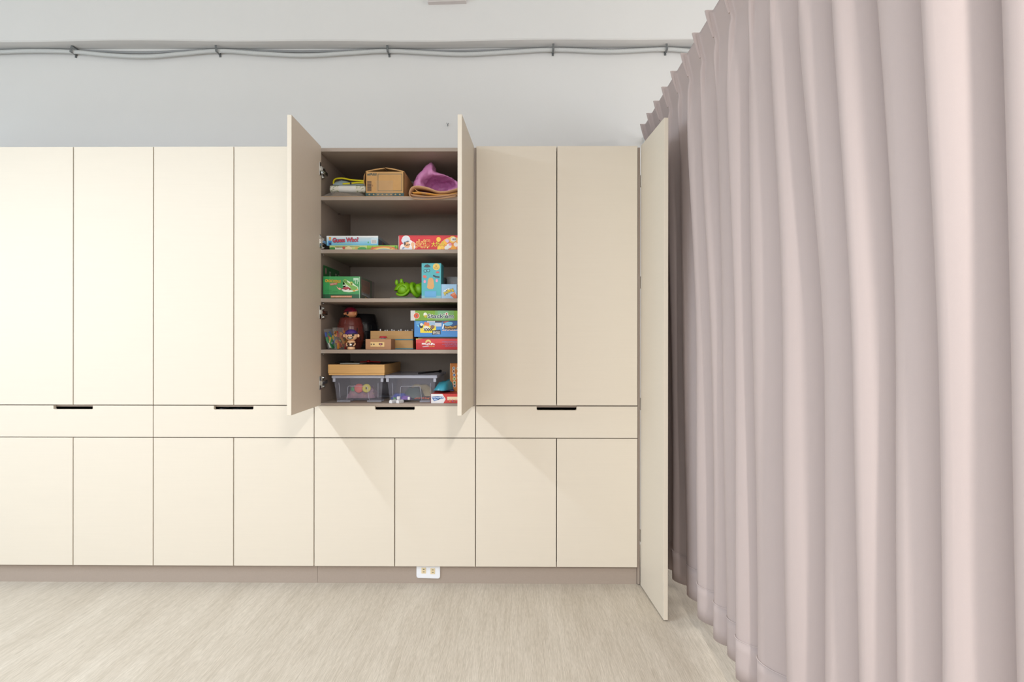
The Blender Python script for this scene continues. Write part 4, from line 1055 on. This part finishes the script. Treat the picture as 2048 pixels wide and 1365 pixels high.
p.poly([(u(887), v_(647)), (u(891), v_(651)), (u(905), v_(651.5)), (u(916), v_(648)), (u(914), v_(657)), (u(900), v_(658.5)), (u(889), v_(657))], (92, 60, 30)); p.scribble(u(890.5), v_(655.5), u(913), v_(651.5), (216, 164, 70), 8, 33); p.scribble(u(884.5), v_(660.5), u(916), v_(658), (226, 196, 180), 16, 34); p.poly([(u(884), v_(656)), (u(887), v_(646)), (u(888.5), v_(648)), (u(886.5), v_(657))], WHITE)
p.build('print', t, front(w, h, d))
t, w, h, d = carton('board_game', "green Stack'em game box on top of the stack of three", 'game box', 820.8, RX - 3, 2.862, Z4 + .1459, .0505, .26, (118, 160, 46), rot=math.radians(.5))
p = Print(w, h); p.rect(.45, 0, .8, 1, (112, 162, 84)); p.rect(.5, .3, .7, 1, (112, 166, 120)); p.rect(0, 0, .083, 1, (206, 204, 202)); p.ell(.108, .48, .31, .31, (236, 220, 206)); p.ell(.108, .48, .27, .27, (208, 86, 44)); p.ell(.108, .48, .07, .09, (110, 90, 110)); p.ell(.27, .6, .17, .2, (238, 236, 226)); p.ell(.275, .45, .13, .15, (206, 176, 40)); p.ell(.275, .62, .09, .1, (230, 226, 210)); p.ell(.665, .66, .16, .15, (236, 236, 226)); p.ell(.665, .66, .09, .09, (170, 60, 60))
p.build('print', t, front(w, h, d))
text("Stack'em", t, front(w, h, d), .555 * w, .46 * h, (34, 58, 78), w=.48 * w, h=.42 * h, outline=(232, 232, 220), ow=.05, bold=.02)

# ---------------- bottom
M_BIN = mat('clear_bin_plastic', (206, 206, 226), rough=.12, alpha=.085, var=.03, spec=.9)
M_RIM = mat('clear_bin_rim', (204, 206, 222), rough=.2, alpha=.5, var=.06, spec=.9)
M_RIB = mat('clear_bin_edge', (214, 216, 232), rough=.2, alpha=.65, var=.06, spec=.9)
def bin_(label, px0, px1, yf, d, lid):
    a = at(px0, 752, yf).x; b = at(px1, 752, yf).x; W = b - a; h_ = .138
    t = thing('storage_bin', label, 'bin', ((a + b) / 2, yf + d / 2, Z5), 0, 'clear storage bins')
    tw, bw = W / 2 - .008, W / 2 - .020; td, bd = d / 2 - .008, d / 2 - .024
    bm = bmesh.new(); th = .0022
    def shell(inset, z0, z1):
        r_ = []
        for (hw, hd, z) in ((bw, bd, z0), (tw, td, z1)):
            r_.append([bm.verts.new((sx * (hw - inset), sy * (hd - inset), z)) for sx, sy in ((-1, -1), (1, -1), (1, 1), (-1, 1))])
        return r_
    A = shell(0, .008, h_ - .012)
    for k in range(4): bm.faces.new((A[0][k], A[0][(k + 1) % 4], A[1][(k + 1) % 4], A[1][k]))
    bm.faces.new(A[0][::-1]); o = obj('tub', bm, M_BIN, t); solidify(o, th, -1)
    bm = bmesh.new()
    for (x0, x1, y0, y1) in ((-W / 2, W / 2, -d / 2, -d / 2 + .009), (-W / 2, W / 2, d / 2 - .009, d / 2), (-W / 2, -W / 2 + .009, -d / 2 + .009, d / 2 - .009), (W / 2 - .009, W / 2, -d / 2 + .009, d / 2 - .009)):
        add_box(bm, x0, x1, y0, y1, h_ - .015, h_ - .003, .002)
    obj('rim', bm, M_RIM, t)
    for s in (-1, 1):
        obj('corner_tab', box(s * (W / 2 - .012) - .007, s * (W / 2 - .012) + .007, -d / 2 + .002, -d / 2 + .006, h_ - .034, h_ - .015, .001), M_RIM, t)
        bm = bmesh.new(); add_tube(bm, [(s * (bw - .014), -td - .0005 + .004, h_ - .04), (s * (bw - .017), -bd - .002, .022)], .0009, 6); obj('rib', bm, M_RIB, t)
    # raised handle outline on the front
    yy = lambda z: -(bd + (td - bd) * (z - .008) / (h_ - .02)) - .0012
    P = [(-.062, .010), (-.054, .078), (-.050, .082), (.040, .082), (.044, .078), (.052, .010)]
    bm = bmesh.new(); add_tube(bm, [(x, yy(z), z) for x, z in P], .0011, 6); obj('handle_outline', bm, M_RIB, t)
    for x0, x1 in ((-bw, -.045), (.040, bw)):
        for y0, y1 in ((-bd, -bd + .06), (bd - .06, bd)): obj('foot', box(x0, x1, y0, y1, 0, .0078, .001), M_RIM, t)
    if lid: obj('lid', box(-W / 2 + .001, W / 2 - .001, -d / 2 + .001, d / 2 - .001, h_ - .0028, h_, .001), M_RIM, t)
    return t, W, h_, d, bw, bd
tb1, W1, H1, D1, bw1, bd1 = bin_('left clear storage bin under the wooden tray', 663, 768.5, 2.885, .37, False)
obj('lid', box(-W1 / 2 + .001, W1 / 2 - .001, -D1 / 2 + .001, D1 / 2 - .001, H1 - .0028, H1, .001), M_RIM, tb1)
tb2, W2, H2, D2, bw2, bd2 = bin_('right clear storage bin with its lid showing', 769.8, 874, 2.885, .37, True)
# contents of the left bin
zb = Z5 + .012; c1 = tb1.location
def disc(label, px, py, y, r, c, hole):
    p_ = at(px, py, y); t = thing('play_disc', label, 'toy', (p_.x, y, zb))
    bm = bmesh.new(); add_lathe(bm, [(hole, -.004), (r * .9, -.004), (r, 0), (r * .9, .004), (hole, .004), (hole, -.004)] if hole else [(0, -.004), (r * .9, -.004), (r, 0), (r * .9, .004), (0, .004)], 28)
    bmesh.ops.transform(bm, matrix=Matrix.Translation((0, 0, p_.z - zb)) @ Matrix.Rotation(math.radians(78), 4, 'X'), verts=bm.verts); obj('disc', bm, ink(c), t, True); return t
disc('coral red play disc inside the left storage bin', 718, 777, 2.972, .0245, (228, 96, 84), 0)
disc('yellow ring shaped play disc inside the left storage bin', 733, 777, 2.95, .023, (206, 190, 48), .005)
disc('small green play disc inside the left storage bin', 706, 779, 2.99, .012, (70, 160, 96), 0)
t = thing('gift_bag', 'clear pinkish bag of colourful pieces inside the left storage bin', 'bag', (at(726, 780, 3.03).x, 3.03, zb))
obj('film', lumpy(12, 8, .15, .11, lambda u_, v__: .055 + .012 * math.sin(u_ * 9), 21), film('pink_clear_film', (226, 176, 196), .4, .1), t)
bm = bmesh.new(); rd_ = random.Random(12); cs = [(206, 120, 70), (214, 90, 90), (90, 160, 96), (214, 160, 190), (196, 160, 90), (150, 90, 150)]
for k in range(30): add_box(bm, *(lambda x, y, z: (x, x + .014, y, y + .010, z, z + .008))(rd_.uniform(-.06, .045), rd_.uniform(-.045, .035), rd_.uniform(.003, .035)), mi=k % 6)
obj('pieces', bm, [ink(x) for x in cs], t)
# contents of the right bin
def packet(label, px, y, w_, d_, h_, c, z, rz=0, cat='packet'):
    o = obj('toy_packet', lumpy(8, 5, w_, d_, lambda u_, v__: h_, int(px)), ink(c), None, True); o.location = (at(px, 790, y).x, y, z); o.rotation_euler = (0, 0, rz); tag(o, label, cat); return o
packet('blue packet at the left in the right storage bin', 800, 2.965, .085, .06, .026, (52, 74, 168), zb)
packet('purple and white packet in the middle of the right storage bin', 812, 2.925, .055, .035, .017, (126, 84, 176), zb, 0)
packet('dark green soft packet in the right storage bin', 828, 3.03, .10, .10, .052, (70, 88, 80), zb)
packet('long beige cloth pouch lying in the right storage bin', 842, 3.115, .14, .06, .062, (206, 186, 130), zb, 0, 'pouch')
def small_block(label, px, py0, w_, h_, y, c):
    o = obj('toy_block', box(-w_ / 2, w_ / 2, -.008, .008, 0, h_, .001), ink(c)); o.location = (at(px, 790, y).x, y, zb); tag(o, label, 'block', 'toy blocks in the right storage bin')
small_block('white toy block at the left front of the right storage bin', 797.5, 0, .017, .016, 2.915, (236, 234, 240))
small_block('white toy block in the middle front of the right storage bin', 818, 0, .011, .015, 2.905, (236, 234, 240))
small_block('green toy block at the left front of the right storage bin', 789.5, 0, .012, .011, 2.918, (90, 160, 90))
for k, (px, ang, cc) in enumerate(((834, .5, (206, 90, 40)), (842, -.4, (216, 100, 50)), (847, .9, (196, 70, 50)), (853, -.7, (214, 110, 50)), (859, .4, (206, 120, 60)))):
    bm = bmesh.new(); add_tube(bm, smooth_path([(-.012, 0, .003), (-.004, .003, .006), (.003, -.002, .006), (.012, .002, .004)], 4), .0024, 6); add_ball(bm, (.013, .002, .005), .005, .005, .0045, 8, 6)
    o = obj('toy_lizard', bm, ink(cc), None, True); o.location = (at(px, 796, 2.93 + .012 * (k % 3)).x, 2.93 + .012 * (k % 3), zb); o.rotation_euler = (0, 0, ang); tag(o, ('leftmost', 'second from left', 'middle', 'second from right', 'rightmost')[k] + ' of the little orange toy animals in the right storage bin', 'toy', 'orange toy animals in the bin')
# wooden tray on the left bin
a = at(656, 740, 2.872).x; b = at(769, 740, 2.872).x; w = b - a; d = .40; zt = Z5 + H1
t = thing('wooden_tray', 'shallow wooden tray resting on the left storage bin', 'tray', ((a + b) / 2, 2.872 + d / 2, zt + .0004))
obj('base', box(-w / 2 + .003, w / 2 - .001, -d / 2 + .001, d / 2, 0, .0085, .001), M_WOOD, t)
for nm, q in (('front_side', (-w / 2, w / 2, -d / 2, -d / 2 + .01)), ('back_side', (-w / 2, w / 2, d / 2 - .01, d / 2)), ('left_side', (-w / 2, -w / 2 + .01, -d / 2 + .0102, d / 2 - .0102)), ('right_side', (w / 2 - .01, w / 2, -d / 2 + .0102, d / 2 - .0102))):
    obj(nm, box(q[0], q[1], q[2], q[3], .009, .054, .001), M_WOOD, t)
obj('corner_joint', box(-w / 2 + .003, -w / 2 + .0045, -d / 2 - .0004, -d / 2, .009, .054), M_KRAFT, t)
tz = zt + .0549
def on_tray(name, label, cat, bm, m, px, y, z=tz):
    o = obj(name, bm, m); o.location = (at(px, 724, y).x, y, z); tag(o, label, cat); return o
# things piled in the tray up to its rim
on_tray('booklet', 'thin white booklet sticking up out of the wooden tray', 'booklet', box(-.05, .05, -.07, .07, 0, .0035, .0005), ink((206, 204, 190)), 707, 2.99, tz + .0005)
o = on_tray('dark_folder', 'dark folder at the left in the wooden tray', 'folder', box(-.035, .035, -.05, .05, 0, .006, .001), ink((54, 50, 44)), 690, 3.13, tz + .0005)
bm = bmesh.new(); add_ball(bm, (0, 0, .0075), .0095, .0095, .0075, 16, 10); add_tube(bm, smooth_path([(0, 0, .006), (.03, .006, .005), (.06, .01, .003)], 4), .0035, 8); add_tube(bm, smooth_path([(0, 0, .006), (-.02, .004, .0045), (-.045, .008, .003)], 4), .003, 8)
on_tray('red_rattle', 'small red plastic toy lying on the wooden tray', 'toy', bm, mat('deep_red_plastic', (150, 24, 28), rough=.3), 737, 3.0, tz + .004)
obj_fill = obj('foam_pad', box(-w / 2 + .011, w / 2 - .011, -d / 2 + .011, d / 2 - .011, 0, .0458), ink((96, 80, 62))); obj_fill.location = ((a + b) / 2, 2.872 + d / 2, zt + .0090)
tag(obj_fill, 'dull brown pad filling the wooden tray', 'pad')
# black pen on the right lid
bm = bmesh.new(); add_cyl(bm, (-.05, -.075, .005), (.035, .10, .006), .0048, .0048, 10); add_cyl(bm, (.035, .10, .006), (.040, .112, .007), .0075, .0075, 10)
o = obj('marker_pen', bm, mat('black_plastic', (26, 26, 30)), None, True); o.location = (at(868, 746, 3.05).x - .02, 3.06, Z5 + H2 + .0002); tag(o, 'black marker pen lying on the right storage bin lid', 'pen')
# right end: blue book, teal packet, orange box, red and white box
o = obj('blue_book', box(-.035, .035, -.055, .055, 0, .006, .001), ink((24, 44, 120))); o.location = (at(893, 790, 2.995).x + .006, 3.02, Z5 + .052); 
tag(o, 'dark blue flat book under the teal packet', 'book')
t, w, h, d = carton('game_box', 'red and white box with a blue lettered tag at the bottom right', 'game box', 861.5, 936, 2.858, Z5, .046, .20, (206, 60, 56))
p = Print(w, h); wd = 74.5; u = lambda px: (px - 861.5) / wd; v_ = lambda py: (805 - py) / 18.2
p.poly([(0, 0), (u(887), 0), (u(891.5), .45), (u(885), 1), (0, 1)], (226, 222, 224)); p.rect(0, 0, .012, 1, (150, 80, 90))
p.poly([(u(863.5), v_(792)), (u(874), v_(791.2)), (u(887), v_(792)), (u(887), v_(796)), (u(877), v_(797)), (u(876.5), v_(799)), (u(868), v_(801)), (u(865), v_(796))], (42, 94, 160)); p.scribble(u(865), v_(795.3), u(886), v_(792.6), (206, 220, 240), 11, 41); p.scribble(u(867.5), v_(799.3), u(875.5), v_(796.8), (206, 220, 240), 4, 42)
p.rect(u(894.5), v_(797.5), u(936), v_(792), (238, 214, 178)); p.scribble(u(894.5), v_(799), u(934), v_(797.5), (238, 220, 190), 10, 43)
for x, cc in ((900, (230, 130, 60)), (905.5, (130, 80, 140)), (910, (150, 120, 50)), (918, (60, 120, 170))): p.ell(u(x), v_(801), .06, .08, cc)
p.build('print', t, front(w, h, d))
t = thing('wrapped_packet', 'teal plastic wrapped packet lying beside the orange box', 'packet', (at(887, 775, 3.0).x + .024, 3.0, Z5 + .0585))
bm = lumpy(10, 10, .062, .20, lambda u_, v__: .036 + .012 * math.sin(v__ * 2), 33); obj('wrap', bm, mat('teal_film', (66, 158, 180), rough=.2, var=.2, scale=40, bump=.9, bscale=40), t, True); t.rotation_euler = (0, 0, math.radians(-22))
t, w, h, d = carton('card_box', 'tall orange box with small printed pictures at the right end', 'box', 900, 928, 2.99, Z5 + .0465, .148, .035, (206, 122, 30))
p = Print(w, h)
p.rect(0, .3, .015, 1, (236, 210, 160))
for k, (uu, vv, cc) in enumerate(((.27, .83, (150, 160, 170)), (.26, .72, (130, 80, 50)), (.30, .59, (60, 104, 170)), (.31, .455, (150, 180, 50)), (.32, .32, (70, 130, 70)), (.33, .21, (70, 66, 84)), (.58, .82, (110, 170, 80)), (.60, .64, (180, 190, 150)), (.62, .48, (206, 120, 90)), (.8, .7, (90, 130, 180)))):
    p.ell(uu, vv, .052, .058, (232, 226, 206)); p.ell(uu, vv, .036, .042, cc); p.ell(uu + .02, vv + .012, .016, .02, tuple(int(x * .7) for x in cc))
p.build('print', t, front(w, h, d))
# two white caps on the front edge
for px, lab in ((786, 'left one of the two small white caps at the cabinet floor edge'), (800, 'right one of the two small white caps at the cabinet floor edge')):
    c = at(px - 1.5, 806, CF + .012)
    t = thing('door_catch', lab, 'cap', (c.x, CF + .03, Z5), math.radians(-22), 'small white caps')
    P = [(-.0085, 0), (.0085, 0), (.0085, .008)] + [(.0085 * math.cos(PI * k / 8), .008 + .0085 * math.sin(PI * k / 8)) for k in range(1, 8)] + [(-.0085, .008)]
    bm = bmesh.new(); add_prism(bm, P, -.022, -.012); obj('end_block', bm, M_OUT, t)
    bm = bmesh.new(); add_prism(bm, [(x * .93, z * .93) for x, z in P], -.012, .022); obj('barrel', bm, M_OUT, t)
    bm = bmesh.new(); add_cyl(bm, (0, .012, .0145), (0, .012, .0168), .004, n=10); obj('screw_hole', bm, mat('grey_plastic', (168, 164, 160)), t)
